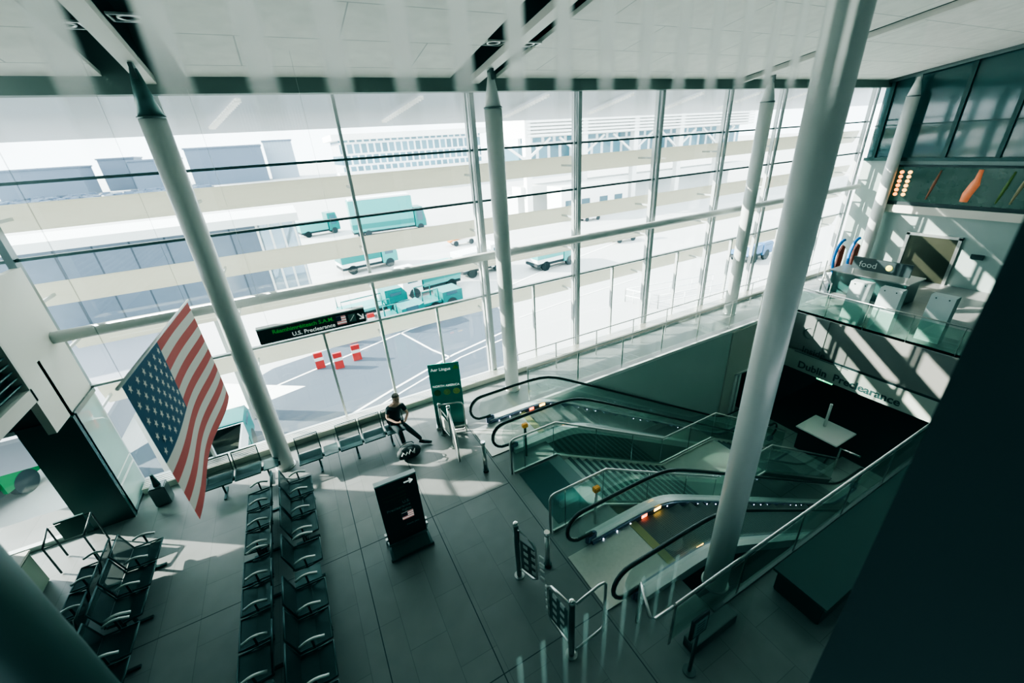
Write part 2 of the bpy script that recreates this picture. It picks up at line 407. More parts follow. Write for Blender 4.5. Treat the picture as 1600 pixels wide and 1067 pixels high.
# downlight trays in the slot beside the middle beam
for i, (x, y) in enumerate(((4.55, 9.0), (5.35, 9.0), (-2.0, 9.0), (-1.2, 8.7))):
    t = thing('downlight_tray', ['square downlight tray left of the middle roof beam', 'square downlight tray right of the middle roof beam', 'square downlight tray left of the left roof beam', 'square downlight tray right of the left roof beam'][i], 'light', (x, y, zr(y)+.12), 'downlight trays in the roof slots')
    z = zr(y)+.12
    MB().box(x-.22, x+.22, y-.2, y-.17, z, z+.03).box(x-.22, x+.22, y+.17, y+.2, z, z+.03).box(x-.22, x-.19, y-.17, y+.17, z, z+.03).box(x+.19, x+.22, y-.17, y+.17, z, z+.03).build('frame', M_steel, t)
    MB().tube([(x+.13*math.cos(a), y+.13*math.sin(a), z+.015) for a in [2*PI*k/20 for k in range(20)]], .016, 6, closed=True).build('lamp_ring', M_steel, t)

# ------------------------------------------------------------------ end wall (right)
struct(MB().box(25.5, 25.6, -3, GY, 0, 5.2).build('wall_right', mat('right_wall', (.27, .33, .31), .3, noise=.05, nscale=1)))
w = semp('window_4')
MB().box(25.48, 25.5, -3, 11.2, 5.3, 11.6).build('glass_pane', mat('dark_reflective_glass', (.03, .075, .075), .08, 0., spec=.9), w)
for y in (10.9, 8.35, 6.7, 5.1, 3.4): MB().box(25.36, 25.5, y-.07, y+.07, 5.2, zr(y)+.1).build('mullion', M_darkgreen, w)
MB().box(25.34, 25.52, -1, 11.25, 5.16, 5.30).build('transom', M_darkgreen, w)
MB().box(25.40, 25.5, -1, 11.2, 6.62, 6.67).build('transom', M_darkgreen, w)
t = thing('advertising_screen', 'long dark advertising screen with glowing orange digits on the end wall', 'screen', (25.3, 7.3, 3.3))
MB().box(25.30, 25.50, 2.6, 9.95, 3.28, 5.0, .02).build('housing', M_black, t)
MB().box(25.28, 25.30, 2.7, 9.85, 3.45, 4.92).build('display', mat('display_dark', (.01, .016, .014), .15, noise=.9, nscale=2, emit=(.01, .03, .02), es=.5), t)
M_or = mat('glow_orange', (.9, .3, .05), .5, emit=(1, .30, .05), es=2.2); M_or2 = mat('glow_amber', (.9, .5, .1), .5, emit=(1, .5, .12), es=2.2)
for j, y in enumerate((9.55, 9.25)):
    b = MB()
    for k in range(6): b.sphere((25.27, y, 3.75+k*.19), .085, .3, 1, .9, 10)
    b.build('digit_column', M_or if j == 0 else M_or2, t)
MB().tube([(25.27, 7.15, 3.6), (25.27, 7.12, 3.9), (25.27, 7.0, 4.3), (25.27, 6.98, 4.5), (25.27, 6.97, 4.85)], [.13, .16, .16, .10, .07], 12).build('bottle_picture', mat('glow_bottle', (.5, .16, .08), .5, emit=(.8, .25, .1), es=.18, noise=.6, nscale=3), t)
for y, c in ((6.1, (.10, .16, .03)), (5.7, (.25, .22, .12)), (5.0, (.05, .12, .04)), (8.3, (.25, .10, .05))):
    MB().tube([(25.27, y+.1, 3.6), (25.27, y, 4.2), (25.27, y-.1, 4.8)], [.03, .06, .03], 8).build('leaf_picture', mat('glow_%d' % int(y*10), tuple(v*.4 for v in c), .5, emit=c, es=.12), t)
MB().box(25.22, 25.5, 2.5, 10.2, 2.95, 3.28).build('light_shelf', M_wallgrey, t)
d = semp('door_2')
MB().box(25.44, 25.5, 6.85, 8.55, .02, 2.0).build('door_leaf', mat('bronze_door', (.05, .05, .035), .3, .6, noise=.2, nscale=2), d)
MB().box(25.40, 25.5, 8.55, 8.67, 0, 2.1).box(25.40, 25.5, 6.73, 6.85, 0, 2.1).box(25.40, 25.5, 6.73, 8.67, 2.0, 2.12).build('door_frame', M_steel, d)
MB().box(25.42, 25.5, 5.9, 6.3, 1.3, 1.5).build('wall_plate', M_black, d)

# ------------------------------------------------------------------ bridge fascia with lettering
t = thing('lettered_fascia', 'grey fascia board under the bridge reading Dublin Preclearance', 'fascia', (17.6, 8.9, -2.45))
MB().box(17.55, 17.85, 2.35, 8.84, -1.55, .0).build('upper_board', mat('fascia_board', (.17, .17, .16), .5), t)
MB().box(17.52, 17.6, 7.35, 8.845, -1.50, -.02).build('end_box', mat('fascia_box', (.24, .235, .23), .5), t)
MB().box(17.50, 17.85, 2.35, 8.85, -2.45, -1.62).build('letter_board', mat('fascia_light', (.36, .39, .35), .5), t)
MB().box(17.50, 17.56, 2.35, 7.34, -1.62, -1.55).build('shadow_gap', M_black, t)
b = MB(); n = 20
pts = [(17.505, 7.95+.20*math.cos(a), -.72+.22*math.sin(a)) for a in [-2.2+4.0*k/n for k in range(n+1)]]
b.tube(pts, [.005+.035*math.sin(PI*k/n) for k in range(n+1)], 6); b.build('crescent_mark', M_steeldark, t)
M_ink = mat('dark_lettering', (.03, .06, .06), .5)
text('lettering', 'Inside', .38, (17.49, 8.05, -1.93+.36), (0, -1, 0), (0, 0, 1), M_ink, t, bold=.004)
text('lettering', 'Dublin', .42, (17.49, 8.05, -2.30), (0, -1, 0), (0, 0, 1), M_ink, t, bold=.010)
text('lettering', 'Preclearance', .42, (17.49, 6.70, -2.30), (0, -1, 0), (0, 0, 1), M_ink, t, bold=.010)
MB().box(17.485, 17.50, 6.3, 8.3, -1.66, -1.635).build('underline', M_ink, t)
t = thing('exit_sign', 'small glowing green running man exit sign hanging below the lettered fascia', 'exit sign', (18.0, 7.1, -2.8))
MB().box(18.0, 18.06, 6.85, 7.45, -2.78, -2.46).build('box', mat('exit_green', (.1, .6, .3), .5, emit=(.12, .8, .35), es=1.2), t)
mg = mat('exit_white', (.9, 1, .9), .5, emit=(.8, 1, .85), es=2)
MB().bar((17.99, 7.32, -2.54), (17.99, 7.24, -2.66), .03, .03, up=(1, 0, 0)).bar((17.99, 7.24, -2.66), (17.99, 7.34, -2.74), .03, .02, up=(1, 0, 0)).bar((17.99, 7.24, -2.66), (17.99, 7.16, -2.74), .03, .02, up=(1, 0, 0)).sphere((17.99, 7.33, -2.51), .025).build('running_figure', mg, t)
MB().bar((17.99, 7.08, -2.62), (17.99, 6.92, -2.62), .03, .03, up=(1, 0, 0)).build('arrow', mg, t)

# railing at the bridge edge
def glass_rail(name, label, pts, h=1.0, r=.022, posts=1.2, gl=M_glass_b, panel=True, z0=0., group=None, glz=(.08, .9), postm=None):
    """pts: list of (x,y,z) along the foot"""
    t = thing(name, label, 'railing', pts[0], group)
    P = [Vector(p) for p in pts]
    MB().tube([p+Vector((0, 0, h)) for p in P], r, 10).build('handrail', M_steel, t)
    for a, c in zip(P[:-1], P[1:]):
        L = (c-a).length; n = max(1, round(L/posts))
        for k in range(n+1):
            if k == n and c != P[-1]: continue
            q = a.lerp(c, k/n); MB().bar(q, q+Vector((0, 0, h)), .045, .012, up=(0, 1, 0)).build('post', postm or M_steel, t)
        if panel:
            b = MB(); u = Vector((0, 0, 1)); d = (c-a).normalized(); s = d.cross(u).normalized()*.006
            lo, hi = u*glz[0], u*(h*glz[1])
            vs = [b.bm.verts.new(v) for v in (a+lo-s, c+lo-s, c+hi-s, a+hi-s, a+lo+s, c+lo+s, c+hi+s, a+hi+s)]
            for f in ((0,1,2,3),(7,6,5,4),(0,4,5,1),(1,5,6,2),(2,6,7,3),(3,7,4,0)): b.bm.faces.new([vs[i] for i in f])
            b.build('glass_panel', gl, t)
    return t
glass_rail('glass_railing', 'glass railing at the bridge edge in front of the self service kiosks', [(17.62, 8.9, .0), (17.62, 2.5, .0)], 1.0)
glass_rail('glass_railing', 'long glass railing along the window walkway above the grey wall', [(5.0, 9.08, .04), (17.5, 9.08, .04)], 1.12, .02, 1.75, gl=M_glass_e)
glass_rail('handrail', 'pale handrail along the window side of the walkway', [(5.1, 10.3, 0), (22, 10.3, 0)], .95, .02, 1.7, panel=False)

# kiosks
M_kiosk = mat('kiosk_grey', (.42, .50, .49), .35)
kp = None
for i, (x, y) in enumerate(((18.05, 6.95), (18.0, 6.0), (18.4, 4.75))):
    if kp is None:
        kp = thing('check_in_kiosk', 'x', 'kiosk', (0, 0, 0), 'self service kiosks on the bridge')
        pr = [(-.16, 0), (.22, 0), (.24, .9), (.30, 1.55), (.22, 1.6), (-.06, 1.58), (-.10, 1.1)]
        MB().prism([(u, z) for u, z in pr], -.32, .32, 'y').build('shell', M_kiosk, kp)
        MB().prism([(.225, .3), (.30, .3), (.36, 1.45), (.31, 1.5)], -.26, .26, 'y').build('screen_side', mat('kiosk_blue', (.03, .12, .20), .3), kp)
        for yy in (-.17, .17): MB().sphere((-.085, yy, 1.50), .022, .4, 1, 1, 8).build('bolt', M_black, kp)
        o = kp
    else: o = copy_tree(kp)
    o.location = (x, y, 0)
    o['label'] = ['grey self service kiosk on the bridge nearest the windows', 'grey self service kiosk between two others, in a patch of sunlight', 'grey self service kiosk nearest the right edge, with black dots'][i]
t = thing('service_counter', 'dark service counter with a black name board behind the kiosks', 'counter', (21.6, 8.0, 0))
MB().box(21.0, 22.2, 6.6, 9.3, 0, .95, .02).build('body', M_darkgreen, t)
MB().box(20.9, 22.3, 6.5, 9.4, .95, 1.0).build('worktop', M_steeldark, t)
MB().box(20.9, 21.0, 6.6, 8.6, 1.25, 1.75).build('name_board', M_black, t)
for y_ in (6.65, 8.5): MB().box(20.94, 20.98, y_, y_+.05, 1.0, 1.3).build('board_post', M_steel, t)
text('lettering', 'food', .34, (20.89, 8.35, 1.38), (0, -1, 0), (0, 0, 1), mat('board_grey_ink', (.35, .40, .38), .5), t)
MB().sphere((20.89, 7.3, 1.5), .12, .2, 1, 1, 12).build('amber_mark', mat('board_amber_ink', (.6, .55, .1), .5), t)
t = thing('rope_barrier', 'black belt barrier running from the counter to the window', 'barrier', (20.5, 9.3, 0))
for (x, y) in ((19.0, 8.3), (20.6, 9.4), (22.3, 10.2)):
    MB().cyl((x, y, 0), (x, y, 1.0), .03, n=10).cyl((x, y, 0), (x, y, .03), .16, n=16).build('post', M_steel, t)
MB().bar((19.0, 8.3, .92), (20.6, 9.4, .92), .01, .14).bar((20.6, 9.4, .92), (22.3, 10.2, .92), .01, .14).bar((19, 8.3, .5), (20.6, 9.4, .5), .01, .08).build('belt', M_black, t)
gp = None
for i, (x, y) in enumerate(((23.2, 10.15), (24.0, 9.9))):
    if gp is None:
        gp = thing('curved_booth', 'x', 'booth', (0, 0, 0), 'blue curved booths by the end wall')
        pts = [(.05+.30*math.cos(a), 0, 1.0+.85*math.sin(a)) for a in [PI*.5+PI*k/12*.95 for k in range(13)]]
        MB().tube(pts, .07, 10).build('blue_arc', mat('booth_blue', (.01, .20, .62), .35), gp)
        MB().prism([(-.1, .3), (.12, .3), (.12, 1.5), (0, 1.6), (-.1, 1.3)], -.06, .06, 'y').build('red_panel', mat('booth_red', (.35, .06, .03), .4), gp)
        MB().box(-.3, .3, -.2, .2, 0, .2, .02).build('foot', M_white, gp); o = gp
    else: o = copy_tree(gp)
    o.location = (x, y, 0); o.rotation_euler.z = -.5
    o['label'] = ['blue curved booth with red inset, nearer the windows', 'blue curved booth with red inset, next to the end wall column'][i]

# ------------------------------------------------------------------ escalators
def sp(u, w=.22): 
    if u/w > 30: return u
    return w*math.log(1+math.exp(u/w))
X1 = 5.45; SL = .577; X2 = X1+(-LOW)/SL
def zl(x): return -SL*(sp(x-X1)-sp(x-X2))
M_deck = mat('escalator_deck', (.68, .70, .69), .3, .3)
M_skirt = mat('escalator_skirt', (.22, .23, .33), .25, .5)
M_led = mat('led_white', (.8, .85, 1), .5, emit=(.75, .8, 1), es=4)
M_red = mat('led_red', (1, .1, .02), .5, emit=(1, .12, .03), es=5)
M_amb = mat('led_amber', (1, .6, .05), .5, emit=(1, .55, .08), es=5)
M_step = tiles('escalator_step', (.13, .14, .13), (.03, .035, .035), 10, .03, .006, .4, .05)
def escalator(ya, yb, label, out):
    """ya<yb handrail planes"""
    t = thing('escalator', label, 'escalator', (3.2, (ya+yb)/2, 0), 'escalators leading down to preclearance')
    xs = [3.55+i*.25 for i in range(int((X2+1.6-3.55)/.25)+1)]
    xe = xs[-1]
    MB().strip([(x, zl(x)-.10) for x in xs], [(x, zl(x)-1.15 if x > 4.5 else -.1-.28) for x in xs], ya-.10, yb+.10).build('truss', M_darkgreen, t)
    for y, sgn in ((ya, 1), (yb, -1)):
        # glass
        g = MB(); up = [(3.38, .35), (3.30, .5), (3.32, .7), (3.42, .84)]; 
        XS = [3.5+i*.25 for i in range(len(xs))]
        g.strip([(3.28, .60), (3.36, .80)]+[(x, zl(x)+.88) for x in XS], [(3.28, .50), (3.36, .25)]+[(x, zl(x)+.10) for x in XS], y-.006, y+.006)
        g.build('glass_panel', M_glass_e, t)
        # handrail
        p = [(3.60, y, .24), (3.42, y, .24)]
        p += [(3.36+.33*math.cos(a), y, .585+.345*math.sin(a)) for a in [-PI*.5-PI*k/10 for k in range(1, 11)]]
        p += [(x, y, zl(x)+.93) for x in XS[1:]]
        xe2 = XS[-1]; p += [(xe2+.3*math.sin(a), y, LOW+.60+.33*math.cos(a)) for a in [PI*k/8 for k in range(1, 9)]]
        MB().tube(p, .036, 10).build('handrail', M_rubber, t)
        MB().tube([(q[0]+(.03 if q[0] < 3.4 else 0), q[1], q[2]-.045) if q[2] > .4 or q[0] > 4 else (q[0], q[1], q[2]+.04) for q in p[2:-8]], .014, 6).build('handrail_guide', M_steel, t)
        # deck
        MB().strip([(x, zl(x)+.12) for x in xs], [(x, zl(x)-.10) for x in xs], min(y-sgn*.14, y+sgn*.06), max(y-sgn*.14, y+sgn*.06)).build('deck', M_deck, t)
        # skirt inside
        sk_ = MB().strip([(x, zl(x)+.10) for x in xs], [(x, zl(x)-.14) for x in xs], min(y+sgn*.06, y+sgn*.10), max(y+sgn*.06, y+sgn*.10)).build('skirt', M_skirt, t)
        for k in range(24):
            x = 3.8+k*.34; MB().sphere((x, y+sgn*.103, zl(x)+.045), .014, 1, .5, 1, 6).build('light_dot', M_led, sk_)
        MB().box(4.78, 4.92, min(y+sgn*.10, y+sgn*.106), max(y+sgn*.10, y+sgn*.106), .0, .07).build('red_indicator', M_red, sk_)
        MB().box(5.12, 5.3, min(y+sgn*.10, y+sgn*.106), max(y+sgn*.10, y+sgn*.106), .0, .07).build('amber_indicator', M_amb, sk_)
        # newel box
        MB().box(3.46, 3.70, y-.05, y+.05, .0, .24, .03).build('newel', M_skirt, t)
        MB().box(xe-.2, xe+.1, y-.07, y+.07, LOW, LOW+.3, .03).build('newel', M_skirt, t)
    MB().box(3.0, 4.45, ya+.06, yb-.06, .004, .025).build('landing_plate', mat('landing_steel', (.50, .50, .46), .3, .5, noise=.1, nscale=20), t)
    MB().box(4.45, 4.62, ya+.10, yb-.10, .0, .035).build('comb', mat('comb_yellow', (.30, .28, .12), .4), t)
    b0 = None; x = 4.62; k = 0
    while x < X2+.6:
        z = zl(x+.2); zn = zl(x-.2)
        st = MB().box(x, x+.40, ya+.11, yb-.11, z-.32, z).build('step', M_step, t)
        x += .40; k += 1
    MB().box(X2+.6, X2+1.8, ya+.06, yb-.06, LOW+.0, LOW+.02).build('lower_plate', M_deck, t)
    return t
escalator(7.42, 8.78, 'far escalator beside the window walkway, sloping down to the right', 1)
escalator(3.08, 4.32, 'near escalator passing behind the large round column', 1)

# ------------------------------------------------------------------ stairs between them
t = thing('staircase', 'wide grey staircase going down between the two escalators', 'stairs', (4.44, 5.8, 0))
M_tread = mat('stair_tread', (.34, .40, .38), .4, noise=.1); M_nose = mat('stair_nosing', (.04, .06, .06), .5)
def flight(x0, z0, n, go, rise):
    for i in range(n):
        x = x0+i*go; z = z0-(i+1)*rise
        MB().box(x, x+go+.02, 4.95, 6.6, z-.16, z).build('tread', M_tread, t)
        MB().box(x+go-.06, x+go+.021, 4.95, 6.6, z, z+.006).build('nosing', M_nose, t)
flight(4.44, 0, 14, .262, .15)
MB().box(8.1, 10.4, 4.95, 6.6, -2.25, -2.10).build('half_landing', mat('half_landing', (.33, .35, .31), .4, noise=.08), t)
flight(10.4, -2.1, 18, .27, .155)
for y in (4.92, 6.60):
    MB().strip([(4.44, .03), (8.1, -2.05), (10.4, -2.05), (15.3, -4.88)], [(4.44, -.35), (8.0, -2.4), (10.4, -2.4), (15.1, -5.0)], y, y+.04).build('stringer', M_wallgrey if y > 6 else M_darkgreen, t)
t2 = thing('tactile_mat', 'dark green tactile mat on the floor at the head of the stairs', 'mat', (3.7, 5.8, 0))
b = MB().box(3.28, 4.10, 4.98, 6.62, .0015, .008)
b.build('mat', mat('mat_green', (.008, .05, .05), .6), t2)
MB().box(4.10, 4.43, 4.98, 6.62, .0015, .006).build('pale_edge', mat('mat_edge', (.14, .18, .18), .5), t2)
def stair_rail(y, x0, label, x_end):
    t = thing('stair_railing', label, 'railing', (x0, y, 0), 'glass railings of the staircase')
    foot = [(x0, 0), (4.36, 0), (8.1, -2.1), (10.4, -2.1)]
    if x_end > 11: foot.append((x_end, -2.1-(x_end-10.4)*.574))
    h = 1.0
    p = [(x0, y, .02), (x0, y, h-.10), (x0+.03, y, h-.03), (x0+.10, y, h)]+[(x, y, z+h) for x, z in foot[1:]]
    MB().tube(p, .024, 10).build('handrail', M_steel, t)
    q = [(x0+.06, foot[0][1])]+foot[1:]
    MB().strip([(x, z+h-.09) for x, z in q], [(x, z+.05) for x, z in q], y-.006, y+.006).build('glass_panel', M_glass_b, t)
    MB().strip([(x, z+.06) for x, z in q], [(x, z+.0) for x, z in q], y-.02, y+.02).build('shoe_rail', M_steel, t)
    for (x, z) in [(x0+.35, 0), (4.3, 0), (5.6, -.72), (6.9, -1.46), (8.1, -2.1), (9.3, -2.1), (10.4, -2.1)]:
        MB().bar((x, y, z+h-.09), (x, y, z+h), .02, .02).build('bracket', M_chrome, t)
        MB().bar((x, y, z+.06), (x, y, z+h-.09), .008, .016, up=(0, 1, 0)).build('panel_joint', M_steeldark, t)
    return t
stair_rail(6.69, 3.14, 'glass stair railing on the far side, next to the far escalator', 15)
stair_rail(4.87, 3.02, 'glass stair railing on the near side, with a short panel by the mat', 15)

# posts with orange heads
for i, (x, y) in enumerate(((3.75, 7.08), (3.92, 4.62))):
    t = thing('emergency_post', ['slim post with orange head beside the far escalator', 'slim post with orange head beside the near escalator'][i], 'post', (x, y, 0), 'emergency stop posts')
    MB().cyl((x, y, 0), (x, y, .86), .032, n=14).build('pole', M_steel if i else M_darkgreen, t)
    MB().box(x-.07, x+.07, y-.05, y+.05, .86, .97, .015).build('head', mat('head_orange', (.75, .35, .04), .4), t)

# near balustrade (bottom right)
t = glass_rail('near_railing', 'steel railing with glass at the near edge of the escalator void', [(3.45, 2.28, .05), (17.4, 2.28, .05)], .95, .026, 1.6, glz=(.1, .88))
t = thing('rail_return', 'bent steel rail end by the base of the large column', 'rail', (3.1, 2.5, 0))
MB().tube([(3.28, 2.78, .02), (3.28, 2.78, .92), (3.26, 2.76, .99), (3.2, 2.66, 1.0), (3.02, 2.34, 1.0), (3.06, 2.29, 1.0), (3.4, 2.28, 1.0)], .024, 10).build('rail', M_steel, t)
MB().box(3.65, 4.6, 2.0, 2.2, .0, .22, .01).build('plinth', M_steeldark, t)
t = thing('ledge_box', 'dark boxed ledge along the near railing at bottom right', 'ledge', (8, 1.7, 0))
MB().box(5.6, 16, 1.35, 2.05, 0, .45, .02).build('box', M_darkgreen, t)
MB().box(5.55, 16.05, 1.3, 2.1, .45, .50).build('top', mat('ledge_top', (.02, .06, .055), .4), t)
t = thing('stand_sign', 'small framed notice on a pole in the dark foreground', 'sign', (3.42, 1.9, 0))
MB().cyl((3.45, 1.9, 0), (3.45, 1.9, .95), .025, n=12).cyl((3.45, 1.9, 0), (3.45, 1.9, .02), .09, n=20).build('pole', M_steeldark, t)
MB().box(3.29, 3.61, 1.885, 1.925, .88, 1.30, .01).build('frame', M_black, t)
MB().box(3.33, 3.57, 1.879, 1.886, .94, 1.24).build('notice', mat('notice_paper', (.25, .33, .32), .6), t)
b = MB()
for k in range(4): b.box(3.38, 3.52, 1.876, 1.880, .99+k*.06, 1.01+k*.06)
b.build('print_lines', M_ink, t)

# ------------------------------------------------------------------ lower level desk
t = thing('lower_desk', 'white topped counter with a pole on the lower floor under the bridge', 'counter', (16.6, 6.0, LOW))
MB().box(16.0, 17.2, 5.4, 6.7, LOW, LOW+1.0, .02).build('body', M_black, t)
MB().box(15.9, 17.3, 5.3, 6.8, LOW+1.0, LOW+1.06, .02).build('worktop', M_white, t)
MB().cyl((16.8, 6.2, LOW+1.06), (16.8, 6.2, LOW+2.1), .05, n=12).build('pole', M_white, t)
MB().tube([(16.0, 5.2, LOW+.0), (16.0, 5.2, LOW+1.0), (16.1, 4.6, LOW+1.0)], .04, 8).build('guard_rail', M_chrome, t)

# ------------------------------------------------------------------ benches
M_frame = mat('bench_frame', (.04, .065, .065), .3, .6)
M_seat = mat('bench_seat', (.012, .030, .030), .35, .4, noise=.2, nscale=60)
def mesh_mat(name, col, a):
    if name in MATS: return MATS[name]
    m = mat(name, col, .4, .3); m.node_tree.nodes['Principled BSDF'].inputs['Alpha'].default_value = a; return m
M_mesh = mesh_mat('bench_back_mesh', (.02, .04, .04), .6)
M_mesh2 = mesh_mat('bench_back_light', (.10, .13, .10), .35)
M_arm = mat('arm_pale', (.72, .76, .74), .25, .3)
M_tab = mat('bench_table', (.06, .11, .11), .25)
def bench(slots, label, loc, rz, group, arms=True, light=False, widths={'S': .58, 'T': .36}):
    t = thing('bench', label, 'bench', (0, 0, 0), group)
    x = 0; W = sum(widths[s] for s in slots); marks = []
    for s in slots:
        wd = widths[s]
        if s == 'S':
            a, c = x+.03, x+wd-.03
            b = MB(); prof = [(-.06, .43), (-.30, .405), (-.50, .44), (-.52, .435), (-.52, .415), (-.30, .38), (-.06, .405)]
            b.prism(prof, a, c, 'x'); se = b.build('seat', M_seat, t)
            MB().tube([(a, -.04, .44), (a, -.10, .45), (a, -.52, .44), (c, -.52, .44), (c, -.10, .45), (c, -.04, .44)], .015, 6).build('seat_frame', M_frame, se)
            bf = MB().tube([(a, -.07, .44), (a, .03, .86), (c, .03, .86), (c, -.07, .44)], .016, 6).build('backrest', M_frame, t)
            MB().prism([(-.065, .47), (.02, .845), (.012, .845), (-.073, .47)], a+.01, c-.01, 'x').build('mesh_panel', M_mesh2 if light else M_mesh, bf)
        else:
            MB().box(x+.02, x+wd-.02, -.48, -.06, .41, .435, .008).build('side_table', M_tab, t)
        x += wd
    MB().box(0, W, -.30, -.22, .31, .38).build('beam', M_frame, t)
    nl = 2 if W < 2.2 else 3
    for k in range(nl):
        lx = W*(k+.5)/nl if nl > 2 else (.29 if k == 0 else W-.29)
        MB().box(lx-.02, lx+.02, -.28, -.24, .02, .31).bar((lx, -.48, .02), (lx, -.04, .02), .05, .03).build('leg', M_frame, t)
    if arms:
        x = 0
        for i, s in enumerate(slots+['E']):
            prev = slots[i-1] if i else None
            if (s == 'S' or prev == 'S'):
                pts = [(x, -.10-.34*u, .60+.055*math.sin(PI*min(1, u*1.05))) for u in [k/8 for k in range(9)]]
                am = MB(); am.tube(pts, .022, 8); o = am.build('armrest', M_arm, t)
                MB().bar((x, -.27, .42), (x, -.27, .63), .02, .03).build('arm_bracket', M_frame, o)
            if s in widths: x += widths[s]
    t.location = loc; t.rotation_euler.z = rz
    return t
Rp = PI/2
g = 'dark seat rows back to back in the hall'
bench(['S']*3, 'dark bench of three seats facing right, nearest the left column', (-1.50, 6.96, 0), Rp, g)
bench(['S']*4+['T', 'S'], 'long dark bench facing right with a small table, in the bottom foreground', (-1.50, 3.54, 0), Rp, g)
bench(['S']*3, 'dark bench of three seats facing left, nearest the left column', (-1.72, 8.80, 0), -Rp, g)
bench(['S']*4+['T', 'S', 'S'], 'long dark bench facing left in the bottom foreground, back to back with the right row', (-1.72, 6.92, 0), -Rp, g)
bench(['S']*3, 'dark bench of three seats facing right under the flag, beside the dark wall panel', (-4.22, 6.69, 0), Rp, g)
bench(['S']*5, 'long dark bench facing right in the dark bottom left', (-4.22, 3.70, 0), Rp, g)
bench(['S']*3, 'dark bench facing left toward the side glazing, back to back with the flag side bench', (-4.40, 8.40, 0), -Rp, g)
bench(['S']*3, 'dark bench facing left behind the big blurred column', (-4.40, 6.5, 0), -Rp, g)
g = 'benches along the window'
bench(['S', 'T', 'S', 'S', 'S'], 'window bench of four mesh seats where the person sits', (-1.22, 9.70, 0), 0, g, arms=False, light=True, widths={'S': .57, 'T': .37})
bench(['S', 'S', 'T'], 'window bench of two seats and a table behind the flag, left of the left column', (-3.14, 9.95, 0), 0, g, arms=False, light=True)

# ------------------------------------------------------------------ flag
t = thing('hanging_flag', 'large red and white striped flag with blue starred corner hanging above the benches', 'flag', (-1.8, 4.83, 5.1))
fy0, fy1 = 4.83, 8.33
def fz(y, s):  # s 0 top..1 bottom
    u = (y-fy0)/(fy1-fy0); top = 5.12+(4.93-5.12)*u; bot = 3.29+(3.06-3.29)*u
    return top+(bot-top)*s
def fx(y, s): return -1.8+.035*math.sin((y-fy0)*2.1+s*1.3)*(.3+s)
def fgrid(name, y0, y1, s0, s1, m, off=0., n=28, th=.004):
    b = MB(); k = max(2, int(n*(y1-y0)/3.5)); A = []
    for i in range(k+1):
        y = y0+(y1-y0)*i/k
        A.append([b.bm.verts.new((fx(y, s)+off, y, fz(y, s))) for s in [s0+(s1-s0)*j/4 for j in range(5)]])
    for i in range(k):
        for j in range(4): b.bm.faces.new((A[i][j], A[i+1][j], A[i+1][j+1], A[i][j+1])).smooth = True
    return b.build(name, m, t)
M_fr = mat('flag_red', (.36, .05, .045), .8); M_fw = mat('flag_white', (.50, .49, .44), .8); M_fb = mat('flag_blue', (.006, .035, .085), .8)
cu = fy0+3.5*.40
for k in range(13):
    fgrid('stripe', cu if k < 7 else fy0, fy1, k/13, (k+1)/13, M_fr if k % 2 == 0 else M_fw)
fgrid('canton', fy0, cu, 0, 7/13, M_fb)
b = MB()
for r in range(9):
    for c in range(6 if r % 2 == 0 else 5):
        yy = fy0+(cu-fy0)*((c*2+1+(r % 2))/12); ss = (7/13)*(r+1)/10
        R1, R2 = .052, .021
        for off in (.006, -.006):
            x0 = fx(yy, ss)+off; z0 = fz(yy, ss)
            vs = [b.bm.verts.new((x0, yy+(R1 if q % 2 == 0 else R2)*math.sin(q*PI/5), z0+(R1 if q % 2 == 0 else R2)*math.cos(q*PI/5))) for q in range(10)]
            b.bm.faces.new(vs)
b.build('stars', M_fw, t)
MB().tube([(-1.8, fy0-.1, 5.13), (-1.8, fy1+.1, 4.935)], .018, 8).build('top_rod', M_white, t)
for y in (fy0+.1, fy1-.1): MB().cyl((-1.8, y, fz(y, 0)), (-1.8, y, zr(y)+.2), .002, n=6).build('hanging_wire', M_steeldark, t)

# ------------------------------------------------------------------ hanging sign
t = thing('hanging_sign', 'dark hanging direction sign reading U.S. Preclearance with an arrow', 'sign', (-.05, 9.5, 3.6))
sx0, sx1, sy, sz0, sz1 = -1.14, 1.04, 9.5, 3.46, 3.78
MB().box(sx0, sx1, sy, sy+.16, sz0, sz1, .01).build('box', mat('sign_dark', (.006, .028, .026), .4), t)
MB().box(sx0-.005, sx1+.005, sy+.0, sy+.165, sz1, sz1+.03).build('top_edge', M_white, t)
M_sg = mat('sign_green', (.04, .32, .05), .5, emit=(.03, .3, .04), es=.25); M_sw = mat('sign_white', (.8, .85, .82), .5, emit=(.8, .85, .82), es=.25)
text('lettering_green', 'Réamhimréiteach S.A.M.', .125, (.37, sy-.004, 3.65), (1, 0, 0), (0, 0, 1), M_sg, t, 'RIGHT', bold=.002)
text('lettering_white', 'U.S. Preclearance', .125, (.37, sy-.004, 3.51), (1, 0, 0), (0, 0, 1), M_sw, t, 'RIGHT', bold=.002)
def miniflag(x, z, w, h, y, par):
    m1 = mat('icon_red', (.55, .22, .22), .5, emit=(.5, .2, .2), es=.2)
    MB().box(x, x+w, y-.003, y, z, z+h).build('flag_icon', M_sw, par)
    b = MB()
    for k in range(4): b.box(x, x+w, y-.005, y-.003, z+h*(2*k)/7, z+h*(2*k+1)/7)
    b.build('flag_icon_stripes', m1, par)
    MB().box(x, x+w*.5, y-.007, y-.005, z+h*.45, z+h).build('flag_icon_corner', M_fb, par)
miniflag(.42, 3.52, .20, .20, sy, t)
MB().box(.67, .83, sy-.003, sy, 3.53, 3.71).build('plane_icon_tile', mat('tile_grey', (.16, .24, .22), .5), t)
MB().bar((.70, sy-.006, 3.56), (.80, sy-.006, 3.68), .004, .022, up=(0, 1, 0)).build('plane_icon', M_sw, t)
b = MB()
